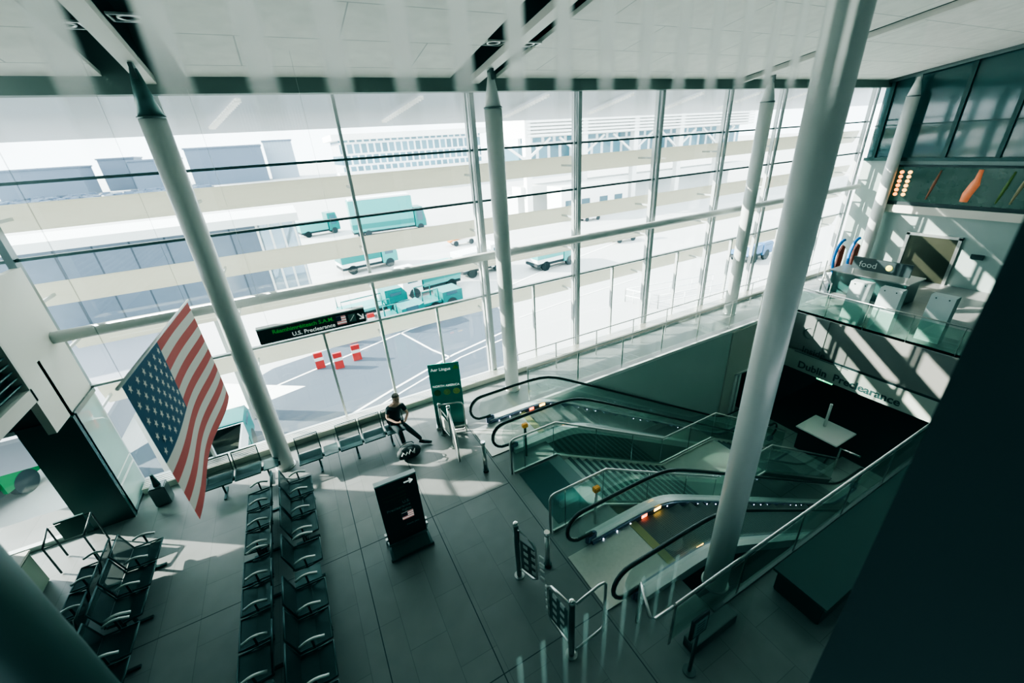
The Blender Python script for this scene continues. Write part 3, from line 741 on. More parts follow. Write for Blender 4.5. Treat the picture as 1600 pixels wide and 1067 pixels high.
b.bar((.88, sy-.005, 3.69), (.985, sy-.005, 3.57), .03, .006, up=(0, 1, 0)).bar((.99, sy-.005, 3.56), (.99, sy-.005, 3.66), .03, .006, up=(0, 1, 0)).bar((.90, sy-.005, 3.56), (1.005, sy-.005, 3.56), .03, .006, up=(0, 1, 0))
b.build('arrow', M_sw, t)
for x in (-.9, .8): MB().cyl((x, sy+.08, sz1), (x, sy+.08, zr(sy)+.2), .0025, n=6).build('hanging_rod', M_steel, t)

# ------------------------------------------------------------------ totem sign
t = thing('totem_sign', 'freestanding black sign on castors with a white arrow, in the middle of the floor', 'sign', (.53, 6.1, 0))
tx0, tx1, ty = .16, .90, 6.07
M_tot = mat('totem_black', (.004, .018, .020), .3)
MB().box(tx0, tx1, ty, ty+.10, .22, 1.67, .006).build('panel', M_tot, t)
MB().box(tx0-.004, tx1+.004, ty-.003, ty+.105, 1.67, 1.70).build('top_cap', mat('cap_pale', (.6, .68, .68), .4), t)
MB().box(tx0-.01, tx1+.01, ty+.01, ty+.09, .16, .22).build('lower_rail', M_steel, t)
MB().box(tx0-.03, tx1+.03, ty-.26, ty+.30, .05, .09, .01).build('base', M_darkgreen, t)
MB().prism([(ty+.0, .16), (ty+.10, .16), (ty+.26, .09), (ty-.22, .09)], tx0+.02, tx1-.02, 'x').build('skirt', M_darkgreen, t)
for x in (tx0-.03, tx1+.03):
    for y in (ty-.2, ty+.24):
        MB().cyl((x-.015, y, .03), (x+.015, y, .03), .03, n=12).build('castor', M_black, t)
for x in (tx0-.02, tx1+.02):
    for z in (.3, .42): MB().box(x-.02, x+.02, ty+.02, ty+.08, z, z+.05).build('clamp', M_steel, t)
F = ty-.004
mgd = mat('totem_green_text', (.03, .12, .05), .5); mgw = mat('totem_white_text', (.42, .50, .48), .5)
for k, (s_, z_) in enumerate((('Eitiltí', 1.46), ('Réamhimréiteach', 1.36), ('Réamhimréiteach', 1.27), ('S.A.M.', 1.19))):
    text('lettering_green', s_, .060, (.66, F, z_), (1, 0, 0), (0, 0, 1), mgd, t, 'RIGHT')
text('lettering_white', 'U.S.', .085, (.70, F, 1.10), (1, 0, 0), (0, 0, 1), mgw, t, 'RIGHT')
text('lettering_white', 'Preclearance', .085, (.70, F, 1.01), (1, 0, 0), (0, 0, 1), mgw, t, 'RIGHT')
text('lettering_white', 'flights', .075, (.70, F, .92), (1, 0, 0), (0, 0, 1), mgw, t, 'RIGHT')
miniflag(.50, .70, .22, .17, F+.003, t)
text('lettering_small', 'thank you', .06, (.79, F, .54), (1, 0, 0), (0, 0, 1), mgw, t, 'RIGHT')
b = MB().bar((.66, F, 1.56), (.80, F, 1.56), .03, .006, up=(0, 1, 0)).bar((.76, F, 1.61), (.82, F, 1.555), .028, .006, up=(0, 1, 0)).bar((.76, F, 1.51), (.82, F, 1.565), .028, .006, up=(0, 1, 0))
b.build('arrow', M_sw, t)

# ------------------------------------------------------------------ airline banner
t = thing('airline_banner', 'green pull up airline banner standing by the window next to the gates', 'banner', (0, 0, 0))
def grad(name, c0, c1, z0, z1):
    m = mat(name, c0, .45); nt = m.node_tree; L = nt.links.new
    tc = nt.nodes.new('ShaderNodeTexCoord'); s = nt.nodes.new('ShaderNodeSeparateXYZ'); r = nt.nodes.new('ShaderNodeMapRange')
    r.inputs['From Min'].default_value = z0; r.inputs['From Max'].default_value = z1
    cr = nt.nodes.new('ShaderNodeValToRGB'); e = cr.color_ramp.elements
    e[0].color = (*c0, 1); e[1].color = (*c1, 1); 
    L(tc.outputs['Object'], s.inputs[0]); L(s.outputs['Z'], r.inputs['Value']); L(r.outputs[0], cr.inputs[0]); L(cr.outputs[0], nt.nodes['Principled BSDF'].inputs['Base Color'])
    return m
MB().box(-.40, .40, 0, .02, .08, 1.98).build('sheet', grad('banner_green', (.008, .12, .10), (.02, .42, .33), .2, 1.5), t)
MB().box(-.42, .42, -.12, .12, 0, .08, .01).build('cassette', M_steel, t)
MB().cyl((0, .04, .08), (0, .04, 1.95), .012, n=8).build('support_pole', M_steel, t)
text('lettering', 'Aer Lingus', .118, (-.34, -.004, 1.78), (1, 0, 0), (0, 0, 1), M_sw, t, bold=.002)
ms = mat('shamrock_green', (.22, .52, .08), .5)
b = MB()
for (x, z) in ((.27, 1.82), (.345, 1.82), (.307, 1.87)): b.sphere((x, -.004, z), .036, 1, .1, 1, 10)
b.bar((.307, -.004, 1.80), (.33, -.004, 1.76), .01, .004); b.build('shamrock_mark', ms, t)
text('lettering', 'GATEWAY TO', .062, (0, -.004, 1.40), (1, 0, 0), (0, 0, 1), mat('banner_pale', (.25, .5, .45), .5), t, 'CENTER')
text('lettering', 'NORTH AMERICA', .088, (0, -.004, 1.29), (1, 0, 0), (0, 0, 1), M_sw, t, 'CENTER', bold=.002)
for i, x in enumerate((-.25, 0, .25)):
    MB().sphere((x, -.003, 1.12), .095, 1, .03, 1, 20).build('round_picture', mat('disc_%d' % i, [(.06, .16, .06), (.25, .45, .15), (.40, .55, .15)][i], .6, noise=.5, nscale=12), t)
b = MB()
for k in range(4): b.box(-.12, .12, -.005, -.003, .86+k*.04, .88+k*.04)
b.build('small_print', mat('small_print', (.10, .28, .25), .5), t)
t.location = (2.60, 9.22, 0); t.rotation_euler.z = -.35

# ------------------------------------------------------------------ gates and bollards
M_gpan = mat('gate_panel', (.50, .50, .46), .35)
def gate(loc, rz, label, hp=1.35, L=.72, lean=False, pat=False, post=True, pm=None):
    t = thing('swing_gate', label, 'gate', (0, 0, 0), 'passenger swing gates')
    MB().cyl((0, 0, 0), (0, 0, hp-.04), .045, n=16).build('post', M_steeldark, t)
    MB().sphere((0, 0, hp-.03), .052, seg=14).build('post_cap', M_chrome, t)
    MB().cyl((0, 0, 0), (0, 0, .02), .09, n=18).build('floor_plate', M_steel, t)
    r = [(.05, 0, hp-.12), (L-.08, 0, hp-.22), (L, 0, hp-.32), (L, 0, .30), (L-.08, 0, .22), (.05, 0, .22)]
    MB().tube(r, .022, 8, closed=True).build('gate_frame', M_steel, t)
    MB().box(.08, L-.03, -.008, .008, .28, hp-.34).build('gate_panel', pm or M_gpan, t)
    if pat:
        b = MB()
        for i in range(4):
            for k in range(3): b.box(.14+k*.17, .25+k*.17, -.012, .012, .34+i*.17, .44+i*.17, .01)
        b.build('panel_holes', M_white, t)
    t.location = loc; t.rotation_euler.z = rz; return t
gate((2.28, 9.02, 0), -PI/2+.10, 'pale swing gate in front of the green banner', .98, .55)
gate((2.32, 8.35, 0), -PI/2-.18, 'pale swing gate nearer the totem sign, with a tall rounded panel', 1.28, .92)
gate((2.06, 4.42, 0), -PI/2+.35, 'dark swing gate left of the bollard near the near escalator', 1.33, .42, pat=True, pm=M_steeldark)
gate((2.12, 2.92, 0), PI/2+.12, 'dark swing gate in the foreground with a perforated panel', 1.28, .52, pat=True, pm=mat('gate_dark', (.05, .09, .09), .4))
def hoop(p, q, h, label):
    t = thing('hoop_rail', label, 'rail', p)
    p, q = Vector(p), Vector(q); z = Vector((0, 0, 1))
    MB().tube([p+z*(h*.98), p.lerp(q, .75)+z*h, p.lerp(q, .93)+z*(h-.03), q+z*(h-.10), q+z*.14, p.lerp(q, .9)+z*.08, p+z*.08], .022, 8).build('tube', M_steel, t)
    MB().cyl(q, q+z*.14, .02, n=10).build('foot', M_steel, t)
    return t
hoop((2.18, 2.90, 0), (2.75, 2.95, 0), 1.22, 'bent steel hoop rail joined to the foreground gate')
hoop((2.33, 9.0, 0), (2.86, 8.80, 0), .95, 'bent steel hoop rail in front of the green banner')
for i, (x, y) in enumerate(((2.60, 4.32), (2.66, 7.12))):
    t = thing('bollard', ['short steel bollard with bright top near the near escalator', 'short steel bollard in front of the far escalator'][i], 'bollard', (x, y, 0), 'steel bollards at the escalator heads')
    MB().cyl((x, y, 0), (x, y, .80), .045, n=18).build('body', M_steel, t)
    MB().cyl((x, y, .80), (x, y, .88), .052, n=18).build('cap', M_chrome, t)
    MB().cyl((x, y, 0), (x, y, .05), .07, n=18).build('foot_ring', M_darkgreen, t)

# small stand by the corner under the flag
t = thing('extinguisher_stand', 'small dark stand with a bottle in the corner behind the flag', 'stand', (-4.1, 10.2, 0))
MB().box(-4.25, -3.95, 10.05, 10.35, 0, .5, .02).build('stand', M_steeldark, t)
MB().cyl((-4.1, 10.2, .5), (-4.1, 10.2, .8), .07, .03, 14).build('bottle', M_darkgreen, t)
# frames standing in the sunlit side bay
t = thing('folding_frame', 'thin dark metal frame standing in the sunlit side bay', 'frame', (-5.2, 9.3, 0))
MB().tube([(-5.6, 9.45, .02), (-5.6, 9.45, .8), (-4.95, 9.5, .8), (-4.95, 9.5, .02)], .018, 8).tube([(-5.55, 8.98, .02), (-5.55, 8.98, .7), (-4.95, 8.95, .7), (-4.95, 8.95, .02)], .018, 8).tube([(-5.6, 9.45, .8), (-5.55, 8.98, .7)], .018, 8).tube([(-4.95, 9.5, .8), (-4.95, 8.95, .7)], .018, 8).build('tubes', M_black, t)
MB().box(-5.5, -5.05, 9.46, 9.50, .4, .85).build('panel', M_darkgreen, t)
t = thing('beige_cabinet', 'pale square cabinet at the left edge beside the side glazing', 'cabinet', (-6.1, 8.5, 0))
MB().box(-6.55, -5.7, 8.15, 8.95, 0, .75, .03).build('body', mat('cabinet_beige', (.20, .24, .19), .6), t)
MB().box(-6.57, -5.68, 8.13, 8.97, .75, .79, .01).build('lid', M_wallgrey, t)
struct(MB().box(-12, -4.75, 10.17, 11.3, 2.72, 2.8).build('sun_blocker_side_bay', M_darkgreen))  # added slab that keeps sun off the side bay floor

# ------------------------------------------------------------------ person
t = thing('person', 'person in black T-shirt and trousers sitting on the window bench with crossed legs', 'person', (1.2, 9.45, 0))
M_sk = mat('skin_tone', (.50, .32, .25), .6); M_sh = mat('black_cloth', (.006, .014, .018), .85); M_tr = mat('black_trousers', (.010, .020, .024), .85)
M_hr = mat('brown_hair', (.07, .045, .03), .7); M_shoe = mat('black_shoe', (.008, .012, .014), .5)
V = [(1.16, 9.50, .56), (1.19, 9.46, .78), (1.22, 9.42, 1.00), (1.24, 9.39, 1.10), (1.26, 9.36, 1.18), (1.28, 9.33, 1.25), (1.29, 9.31, 1.33),
     (1.06, 9.43, 1.05), (.98, 9.36, .82), (1.16, 9.14, .74), (1.25, 9.10, .745),
     (1.41, 9.38, 1.05), (1.50, 9.30, .82), (1.37, 9.10, .74), (1.30, 9.08, .75),
     (1.25, 9.48, .54), (1.36, 9.08, .58), (1.60, 8.95, .24), (1.66, 8.93, .12),
     (1.07, 9.48, .54), (1.18, 9.06, .50), (1.22, 9.06, .14), (1.23, 9.04, .06)]
E_ = [(0,1),(1,2),(2,3),(3,4),(4,5),(5,6),(3,7),(7,8),(8,9),(9,10),(3,11),(11,12),(12,13),(13,14),(0,15),(15,16),(16,17),(17,18),(0,19),(19,20),(20,21),(21,22)]
Rd = [.13, .115, .13, .11, .05, .075, .085, .055, .04, .028, .02, .055, .04, .028, .02, .075, .055, .04, .03, .075, .055, .04, .03]
skin('body', V, E_, Rd, M_sk, t)
b = MB().sphere((1.29, 9.325, 1.325), .098, .86, .98, 1.18, 20); b.sphere((1.295, 9.225, 1.31), .018, .8, 1, 1.2, 8)
b.sphere((1.21, 9.33, 1.32), .02, .5, .8, 1.2, 8).sphere((1.37, 9.33, 1.32), .02, .5, .8, 1.2, 8); b.build('head', M_sk, t)
MB().sphere((1.26, 9.238, 1.338), .011, seg=8).sphere((1.33, 9.238, 1.338), .011, seg=8).build('eyes', M_black, t)
MB().sphere((1.295, 9.232, 1.272), .02, 1.2, .4, .3, 8).build('mouth', mat('lips', (.35, .14, .12), .6), t)
b = MB().sphere((1.29, 9.36, 1.375), .105, .92, .92, .82, 18).sphere((1.29, 9.30, 1.42), .07, 1.1, .9, .5, 12); b.build('hair', M_hr, t)
VS = [V[0], V[1], V[2], V[3], (1.25, 9.375, 1.15), V[7], (1.01, 9.38, .90), V[11], (1.47, 9.33, .90)]
skin('t_shirt', VS, [(0,1),(1,2),(2,3),(3,4),(3,5),(5,6),(3,7),(7,8)], [.155, .145, .155, .13, .06, .075, .062, .075, .062], M_sh, t)
VT = [V[0], V[15], V[16], V[17], (1.65, 8.93, .15), V[19], V[20], V[21], (1.225, 9.05, .10)]
skin('trousers', VT, [(0,1),(1,2),(2,3),(3,4),(0,5),(5,6),(6,7),(7,8)], [.15, .10, .078, .06, .052, .10, .078, .06, .052], M_tr, t)
b = MB().tube([(1.60, 8.96, .11), (1.70, 8.90, .08), (1.82, 8.84, .06), (1.88, 8.81, .055)], [.05, .052, .045, .025], 10); b.build('shoe', M_shoe, t)
b = MB().tube([(1.22, 9.10, .06), (1.23, 9.0, .05), (1.25, 8.88, .045), (1.26, 8.82, .04)], [.045, .05, .042, .025], 10); b.build('shoe', M_shoe, t)
for (hx, hy, hz, sg) in ((1.25, 9.10, .745, 1), (1.31, 9.08, .75, -1)):
    b = MB()
    for k in range(4): b.tube([(hx, hy-.005*k, hz-.012+.016*k-.01), (hx+sg*.035, hy-.03, hz-.02+.016*k), (hx+sg*.05, hy-.012, hz-.022+.015*k)], [.011, .010, .007], 6)
    b.tube([(hx-sg*.01, hy, hz+.03), (hx+sg*.012, hy-.02, hz+.05), (hx+sg*.028, hy-.022, hz+.055)], [.012, .011, .008], 6)
    b.build('fingers', M_sk, t)
tp = thing('mobile_phone', 'small dark phone held in the hands of the seated person', 'phone', (1.28, 9.04, .77))
MB().box(1.25, 1.32, 9.035, 9.045, .72, .86, .004).build('case', M_black, tp)

# bag
t = thing('holdall_bag', 'black holdall bag with white strap marks on the floor by the person', 'bag', (1.22, 8.62, 0))
b = MB(); n = 11; pts = [(1.22-.27+.54*k/(n-1), 8.62-.03*math.sin(k), .168) for k in range(n)]
b.tube(pts, [.08, .13, .155, .17, .175, .175, .175, .17, .155, .13, .08], 16); o = b.build('body', mat('bag_black', (.006, .012, .014), .7, noise=.5, nscale=9, bump=.4), t)
b = MB(); b.tube([(1.05, 8.55, .30), (1.10, 8.52, .38), (1.24, 8.50, .41), (1.36, 8.53, .38), (1.40, 8.56, .30)], .012, 6).tube([(1.05, 8.70, .30), (1.10, 8.68, .38), (1.24, 8.66, .42), (1.36, 8.68, .38), (1.40, 8.70, .30)], .012, 6); b.build('handle', M_black, t)
b = MB(); zz = [(1.02, .20), (1.07, .255), (1.12, .20), (1.17, .25), (1.20, .20), (1.26, .27), (1.30, .21), (1.36, .27), (1.33, .18)]
b.tube([(x, 8.62-.185*math.cos((z-.168)/.13), z+.02) for x, z in zz], .017, 6); b.build('white_strap', mat('strap_white', (.75, .78, .78), .6), t)

# ------------------------------------------------------------------ near glazed screen the view is taken through
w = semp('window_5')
zt = 9.9
M_s1 = reflected('reflection_upper', (1, 1, .97), 7.0, 7.3, .92)  # pale strips imitate balusters reflected in the glass
M_s2 = reflected('reflection_lower', (.55, .72, .68), 4.35, 5.06, .17)
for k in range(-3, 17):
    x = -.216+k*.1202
    MB().box(x-.021, x+.021, .900, .902, 6.98, 8.9).build('reflection_strip', M_s1, w)
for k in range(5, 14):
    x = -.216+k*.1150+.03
    MB().box(x-.012, x+.012, .900, .902, 4.35, 5.08).build('reflection_strip', M_s2, w)
MB().box(-1.2, 2.2, .896, .899, 3.5, 9.0).build('glass_pane', glass('clear_screen', (.975, .99, .985), .0), w)
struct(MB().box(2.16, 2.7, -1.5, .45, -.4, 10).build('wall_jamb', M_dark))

# ------------------------------------------------------------------ outside: ground
M_apron = mat('apron_concrete', (.42, .425, .42), .8, noise=.08, nscale=.15)
M_asph = mat('apron_asphalt', (.045, .06, .085), .8, noise=.10, nscale=.3)
struct(MB().box(-400, 600, 11.6, 900, GND-.3, GND).build('ground_apron', M_apron))
struct(MB().prism([(-9, 11.7), (9.5, 11.7), (9.2, 17.5), (12.0, 23.5), (13, 29), (5, 28.6), (-3, 26.5), (-9, 21)], GND+.004, GND+.012, 'z').build('ground_asphalt', M_asph))
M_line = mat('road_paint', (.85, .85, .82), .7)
def paint(pts, wd, label):
    b = MB()
    for a, c in zip(pts[:-1], pts[1:]): b.bar((*a, GND+.02), (*c, GND+.02), wd, .01)
    return tag(b.build('road_marking', M_line), label, 'road marking')
paint([(-6, 22.3), (-2.6, 24.1), (5.7, 27.3), (13.5, 28.8)], .14, 'long white painted line on the apron behind the hanging sign')
paint([(-4, 16.5), (3.0, 20.0), (6.9, 21.8), (11.0, 23.0)], .14, 'white painted double line on the apron above the seated person')
paint([(-4, 15.8), (3.2, 19.4), (7.1, 21.2), (11.2, 22.2)], .10, 'thinner white painted line on the apron close to the glass')
paint([(5.0, 27.1), (6.0, 23.2), (6.6, 21.6)], .12, 'white painted cross line linking the long apron lines')
paint([(-6, 14.0), (0, 16.2), (6, 18.4)], .12, 'white painted line on the apron just outside the seats')
paint([(12, 30), (22, 34), (40, 40)], .18, 'white painted guide line on the bright apron')
paint([(13, 24.5), (19, 25.5), (26, 26.2)], .10, 'thin grey line across the bright slab behind the walkway')
tag(MB().prism([(-5.8, 26.3), (-1.4, 23.0), (-5.0, 22.0)], GND+.013, GND+.02, 'z').build('white_triangle', M_line), 'bright white triangular area on the apron right of the flag', 'road marking')  # plain white triangle lying on the apron

# pier on the left
t = thing('pier_building', 'long grey panelled elevated pier outside the window on the left', 'pier', (-6, 21, GND))
M_pp = tiles('pier_panels', (.12, .15, .20), (.05, .06, .08), 1.05, 12, .03, .4, .05, plane='XZ', offset=0)
MB().box(-14, -1.2, 20.0, 23.0, 1.75, 4.60).build('wall_panels', M_pp, t)
MB().box(-14.1, .45, 19.85, 23.2, 4.60, 4.92).build('roof_edge', M_white, t)
MB().box(-1.2, .3, 20.1, 22.9, 1.75, 4.6).build('glazed_stair', glass('stair_glass', (.6, .7, .78), .1, body=(.5, .6, .7), bodyfac=.35), t)
for x in (-1.15, -.7, -.25, .22): MB().box(x-.04, x+.04, 19.98, 20.1, 1.75, 4.6).build('stair_mullion', M_white, t)
MB().bar((-1.1, 20.3, 1.9), (.1, 20.3, 4.3), .2, .12).build('stair_flight', M_steel, t)
MB().box(-14, .3, 19.95, 23.0, 1.45, 1.75).build('floor_edge', M_steel, t)
for x in (-11, -6.5, -3.6): MB().box(x-.3, x+.3, 21.0, 21.6, GND, 1.45).build('leg', M_wallgrey, t)
t = thing('pier_ramp', 'grey walkway box linking the pier to the terminal beside the beige wall', 'walkway', (-6.5, 15, GND))
MB().box(-8.2, -5.3, 12.6, 19.8, .55, 1.35).build('ramp_box', mat('ramp_grey', (.20, .21, .25), .6), t)
MB().box(-8.3, -5.2, 12.5, 19.9, 1.35, 1.45).build('ramp_roof', mat('ramp_roof', (.26, .27, .31), .6), t)
for y in (13.5, 18.5): MB().box(-7, -6.5, y, y+.4, GND, .55).build('leg', M_wallgrey, t)

# ------------------------------------------------------------------ vehicles
M_teal = mat('vehicle_teal', (.006, .15, .145), .35); M_tealL = mat('vehicle_pale_teal', (.06, .30, .29), .4); M_vw = mat('vehicle_white', (.75, .78, .78), .35)
M_tyre = mat('tyre', (.02, .025, .03), .8); M_vg = mat('vehicle_glass', (.05, .10, .13), .1)
def truck(loc, rz, label, L=7., W=2.4, Hc=2.6, Hb=3.0, cabm=None, bodym=None, stripe=None, roofm=None, low=False):
    t = thing('service_truck', label, 'truck', (0, 0, 0), 'airport service trucks on the apron')
    cabm = cabm or M_teal; bodym = bodym or M_vw
    MB().box(-L/2, L/2, -W/2+.15, W/2-.15, .5, .75).build('chassis', M_tyre, t)
    c0 = L/2-1.7
    cb = MB().prism([(c0, .55), (L/2, .55), (L/2, 1.5), (L/2-.35, Hc), (c0, Hc)], -W/2, W/2, 'y').build('cab', cabm, t)
    MB().prism([(L/2-.02, 1.5), (L/2+.02, 1.5), (L/2-.33, Hc-.15), (L/2-.37, Hc-.15)], -W/2+.15, W/2-.15, 'y').build('windscreen', M_vg, cb)
    for s in (-1, 1): MB().box(c0+.35, c0+1.25, s*W/2-.02, s*W/2+.02, 1.45, Hc-.3).build('side_window', M_vg, cb)
    if not low:
        MB().box(-L/2, c0-.12, -W/2, W/2, .8, Hb, .05).build('body', bodym, t)
        if stripe: MB().box(-L/2-.01, c0-.11, -W/2-.015, W/2+.015, 1.2, 1.9).build('body_band', stripe, t)
        if roofm: MB().box(-L/2+.2, c0-.3, -W/2+.2, W/2-.2, Hb, Hb+.25, .04).build('roof_unit', roofm, t)
    else:
        MB().box(-L/2, c0-.12, -W/2, W/2, .8, 1.0).build('flat_bed', bodym, t)
        MB().tube([(-L/2+.1, -W/2+.1, 1.0), (-L/2+.1, -W/2+.1, 1.9), (c0-.3, -W/2+.1, 1.9), (c0-.3, -W/2+.1, 1.0)], .05, 6).tube([(-L/2+.1, W/2-.1, 1.0), (-L/2+.1, W/2-.1, 1.9), (c0-.3, W/2-.1, 1.9), (c0-.3, W/2-.1, 1.0)], .05, 6).build('side_rail', cabm, t)
    for x in (L/2-.95, -L/2+1.0, -L/2+2.1 if L > 6 else -L/2+1.0):
        for s in (-1, 1): MB().cyl((x, s*(W/2-.28), .48), (x, s*(W/2+.01), .48), .48, n=18).build('wheel', M_tyre, t)
    t.location = loc; t.rotation_euler.z = rz; return t
truck((13.8, 67, GND), -.05, 'big teal catering truck with white roof, right of the first long mullion', 11, 3.0, 3.4, 5.2, M_teal, M_tealL, M_teal, M_vw)
truck((4.2, 74, GND), .2, 'small teal truck at far left of the parked trucks', 6, 2.4, 3.2, 2.2, M_teal, M_tealL)
truck((6.6, 46.8, GND), .15, 'teal and white loader truck above the tube beam on the left', 6, 2.6, 2.8, 3.2, M_tealL, M_vw, M_teal)
truck((4.2, 31.8, GND), .1, 'teal flatbed truck behind the hanging sign', 5, 2.0, 2.0, 1.8, M_teal, M_tealL, low=True)
truck((9.6, 34.8, GND), PI+.15, 'pale teal truck with white cab below the tube beam', 5.5, 2.2, 2.5, 2.3, M_vw, M_tealL, M_teal)
truck((15.6, 37.2, GND), .2, 'white truck with teal trim next to the middle column', 5.0, 2.2, 2.7, 2.4, M_vw, M_vw, M_teal)
truck((8.9, 30.0, GND), .12, 'low dark teal tractor in front of the parked trucks', 3.4, 1.7, 1.5, 1.2, M_teal, M_teal, low=True)
truck((5.6, 28.6, GND), .12, 'low dark green baggage tractor below the sign end', 3.0, 1.6, 1.4, 1.2, M_teal, M_teal, low=True)
truck((22.4, 34.6, GND), .1, 'pale teal van parked alone on the bright apron', 5.0, 2.2, 2.0, 2.0, M_tealL, M_vw, M_tealL)
truck((38, 24.0, GND), .1, 'dark blue tug near the right end of the window wall', 4, 2, 1.7, 1.6, mat('tug_blue', (.06, .15, .30), .4), mat('tug_blue', (.06, .15, .30), .4))
truck((-4.6, 17.2, GND), PI/2, 'green van just outside the glass, partly behind the flag', 4.4, 1.9, 1.9, 1.9, M_teal, M_teal, M_vw)
truck((-13.4, 19.2, GND), 1.2, 'bright green van outside the side bay glazing', 5.5, 2.2, 2.2, 2.6, mat('van_green', (.005, .16, .05), .3), mat('van_green', (.005, .16, .05), .3))
truck((-12.4, 25.0, GND), .4, 'teal truck with yellow band far outside the side bay glazing', 6, 2.3, 2.5, 2.8, M_tealL, M_teal, mat('van_yellow', (.35, .32, .02), .4))

# red and white barriers
bp = None
M_brd = mat('barrier_red', (.42, .015, .015), .5)
for i, (x, y, s) in enumerate(((.4, 27.9, 1), (-.4, 24.9, 1), (.6, 24.2, 1), (3.6, 29.6, 1), (1.7, 24.7, 1), (1.9, 27.5, 1))):
    if bp is None:
        bp = thing('road_barrier', 'x', 'barrier', (0, 0, 0), 'red and white plastic barriers on the apron')
        MB().prism([(-.25, 0), (.25, 0), (.12, .5), (.10, .9), (-.10, .9), (-.12, .5)], -.35, .35, 'x').build('red_block', M_brd, bp)
        MB().box(-.36, .36, -.135, .135, .45, .62).build('white_band', M_vw, bp); o = bp
    else: o = copy_tree(bp)
    o.location = (x, y, GND); o.scale = (.7, .7, 1.1)
    o['label'] = 'red and white plastic barrier, '+['just under the middle of the hanging sign', 'nearest the glass on the left', 'second from the left below the sign', 'standing alone beside the sign arrow', 'rightmost of the front barriers', 'in the row below the sign, just left of its arrow'][i]

# orange loader equipment
ot = mat('equipment_orange', (.6, .20, .02), .5)
for i, (x, y) in enumerate(((19.3, 50.5), (41, 52), (35, 38))):
    t = thing('baggage_loader', ['orange baggage loader left of the middle column', 'orange baggage loader right of the middle column, far out', 'small orange trolley on the bright apron'][i], 'loader', (x, y, GND), 'orange ramp equipment')
    MB().bar((x-2, y, GND+.6), (x+2, y, GND+1.5), .9, .2).build('belt', ot, t)
    MB().box(x-1.6, x+1.2, y-.6, y+.6, GND+.35, GND+.7).build('chassis', M_vw, t)
    for dx in (-1.2, .9):
        for s in (-1, 1): MB().cyl((x+dx, y+s*.5, GND+.35), (x+dx, y+s*.65, GND+.35), .35, n=12).build('wheel', M_tyre, t)

# steel guard rails outside right
t = thing('guard_rail', 'white tubular guard rails on the slab outside the walkway', 'railing', (22, 19, GND))
for (a, c) in (((21.2, 22.5), (29, 21.0)), ((22.0, 20.0), (31, 18.5)), ((21.2, 22.5), (22.0, 20.0))):
    for h in (.5, 1.0): MB().tube([(*a, GND+h), (*c, GND+h)], .04, 6).build('rail', M_vw, t)
    for k in range(5):
        x = a[0]+(c[0]-a[0])*k/4; y = a[1]+(c[1]-a[1])*k/4; MB().cyl((x, y, GND), (x, y, GND+1.05), .04, n=6).build('post', M_vw, t)

# ------------------------------------------------------------------ buildings
M_bw = mat('building_white', (.80, .80, .78), .6); M_bg = mat('building_grey', (.10, .13, .18), .6, noise=.15, nscale=.05); M_bgl = tiles('building_glazing', (.10, .20, .25), (.75, .78, .8), 2.2, 3.2, .28, .2, .25, plane='XZ')
t = thing('glazed_terminal', 'distant glazed terminal building with pale ribs above the teal trucks', 'building', (43, 155, GND))
MB().box(20, 68, 150, 170, GND, 10.5).build('glazed_front', M_bgl, t)
MB().box(18, 70, 148, 172, 10.5, 12.2).build('roof', M_bw, t)
MB().box(18, 70, 146, 150, -1.5, 1.5).build('lower_band', M_bw, t)
t = thing('louvred_building', 'white building with horizontal louvres on columns, right of the middle column', 'building', (60, 62, GND))
for k in range(6):
    MB().box(35, 88, 60, 61, 7.5+k*.48, 7.8+k*.48).build('louvre', M_bw, t)
MB().box(35, 88, 61.2, 72, 7.4, 10.4).build('upper_storey', M_bw, t)
MB().box(35, 88, 63, 72, 3.6, 7.4).build('glazed_storey', M_bgl, t)
MB().box(34, 90, 60, 72, 2.6, 3.6).build('deck', mat('deck_grey', (.45, .5, .52), .6), t)
MB().box(35, 88, 64, 72, GND, -1.2).build('ground_storey', mat('store_grey', (.60, .62, .62), .7), t)
MB().box(34, 90, 61, 64, -1.0, .4).build('lower_canopy', M_bw, t)
for x in (35.2, 46, 57, 68, 79): 
    MB().box(x-.5, x+.5, 60.2, 61.2, GND, 10.3).build('pillar', M_bw, t)
    MB().bar((x, 61, 4.2), (x+4.5, 61, 7.2), .3, .3).bar((x, 61, 4.2), (x-4.5, 61, 7.2), .3, .3).build('brace', M_bw, t)
t = thing('low_shed', 'low pale shed with dark windows under the louvred building', 'shed', (45, 56, GND))
MB().box(37, 50, 54, 58, GND, .5).build('walls', M_bw, t)
for x in (38.5, 41.5, 45, 48): MB().box(x-.8, x+.8, 53.95, 54.05, -3.2, -1.5).build('window', M_vg, t)
for i, (x0, x1, y, z, lab) in enumerate(((-118, -85, 300, 8.5, 'low grey building on the horizon at far left'), (-83, -67, 325, 11.5, 'taller grey block on the horizon at left'),
        (-65, -44, 300, 9.5, 'grey building on the horizon left of the left column'), (-38, -2.5, 290, 13.5, 'long pale hangar on the horizon right of the left column'), (-1, 14, 300, 15.5, 'pale hangar on the horizon with a flat roof'))):
    t = thing('distant_building', lab, 'building', (x0, y, GND), 'distant buildings on the horizon')
    MB().box(x0, x1, y, y+20, GND, z).build('walls', M_bg if i != 4 else mat('hangar_pale', (.26, .31, .37), .6), t)
    MB().box(x0-.5, x1+.5, y-.5, y+20.5, z, z+.8).build('roof', M_bg, t)
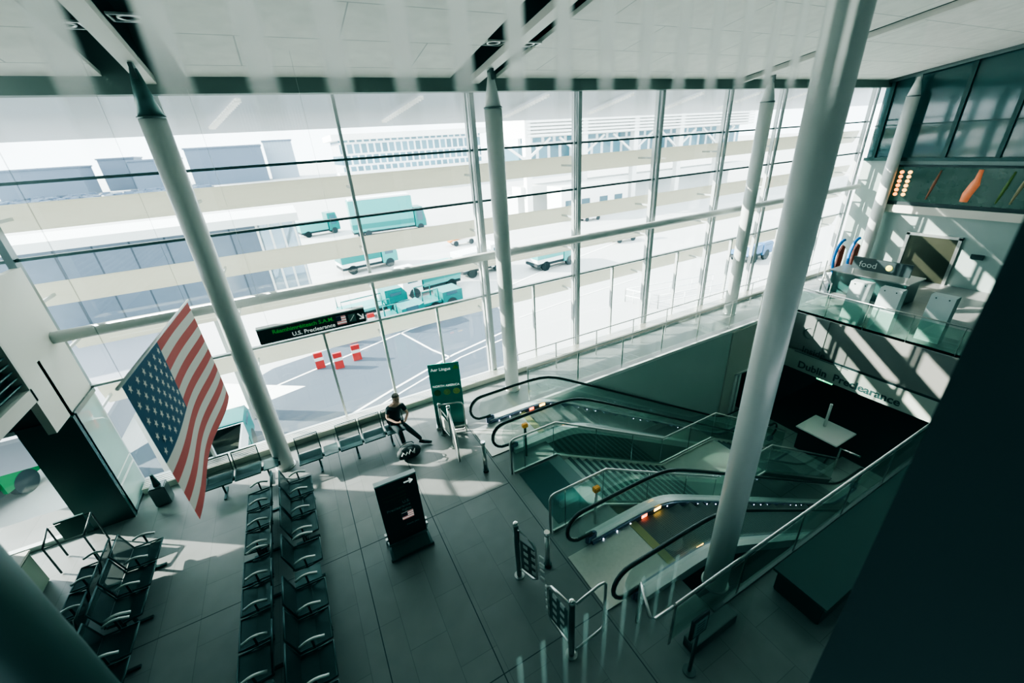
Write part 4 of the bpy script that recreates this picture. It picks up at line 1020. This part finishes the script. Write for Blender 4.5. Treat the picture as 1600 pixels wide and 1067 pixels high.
# parked cars rows far left (uncountable blur)
b = MB(); random.seed(3)
for k in range(450):
    y = 150+random.random()*135; x = -y*(.12+random.random()*.5)
    b.box(x, x+4.2, y, y+1.9, GND+.3, GND+1.0); b.box(x+.8, x+3.4, y+.15, y+1.75, GND+1.0, GND+1.6)
o = b.build('parked_cars', mat('cars_mixed', (.08, .11, .16), .3, noise=.9, nscale=.12)); tag(o, 'distant crowded car park beyond the apron at far left', 'parked cars', kind='stuff')

# ------------------------------------------------------------------ light
sc = bpy.context.scene
W = bpy.data.worlds.new('world'); sc.world = W; W.use_nodes = True; nt = W.node_tree
bg = nt.nodes['Background']; bg.inputs['Color'].default_value = (.86, .94, 1.0, 1); bg.inputs['Strength'].default_value = 3.4
sun = bpy.data.lights.new('sun', 'SUN'); sun.energy = 14; sun.angle = .01; sun.color = (1, .96, .88)
so = bpy.data.objects.new('sun', sun); C.objects.link(so)
dv = Vector((1.4, -1, -.78)); so.rotation_euler = dv.to_track_quat('-Z', 'Y').to_euler(); so.location = (-20, 30, 30)
# portal for the sky through the window wall
def portal(loc, sx, sy, rot):
    l = bpy.data.lights.new('portal', 'AREA'); l.shape = 'RECTANGLE'; l.size = sx; l.size_y = sy; l.cycles.is_portal = True
    o = bpy.data.objects.new('portal', l); C.objects.link(o); o.location = loc; o.rotation_euler = rot
portal((9, GY+.2, 4.1), 34, 8.6, (-PI/2, 0, 0))

vs = sc.view_settings
vs.view_transform = 'AgX'; vs.look = 'AgX - Medium High Contrast'; vs.exposure = 1.0; vs.gamma = 1.0
vs.use_curve_mapping = True
cm = vs.curve_mapping
def setc(i, pts):
    c = cm.curves[i]
    while len(c.points) > 2: c.points.remove(c.points[1])
    c.points[0].location = pts[0]; c.points[-1].location = pts[-1]
    for p in pts[1:-1]: c.points.new(*p)
setc(0, [(0, 0), (.03, .018), (.12, .112), (1, 1)])
setc(1, [(0, .0012), (.03, .028), (.12, .122), (1, 1)])
setc(2, [(0, .0016), (.03, .028), (.12, .120), (1, 1)])
cm.update()
sc.cycles.use_denoising = True
sc.cycles.max_bounces = 8; sc.cycles.diffuse_bounces = 4; sc.cycles.transparent_max_bounces = 24
sc.cycles.sample_clamp_indirect = 6
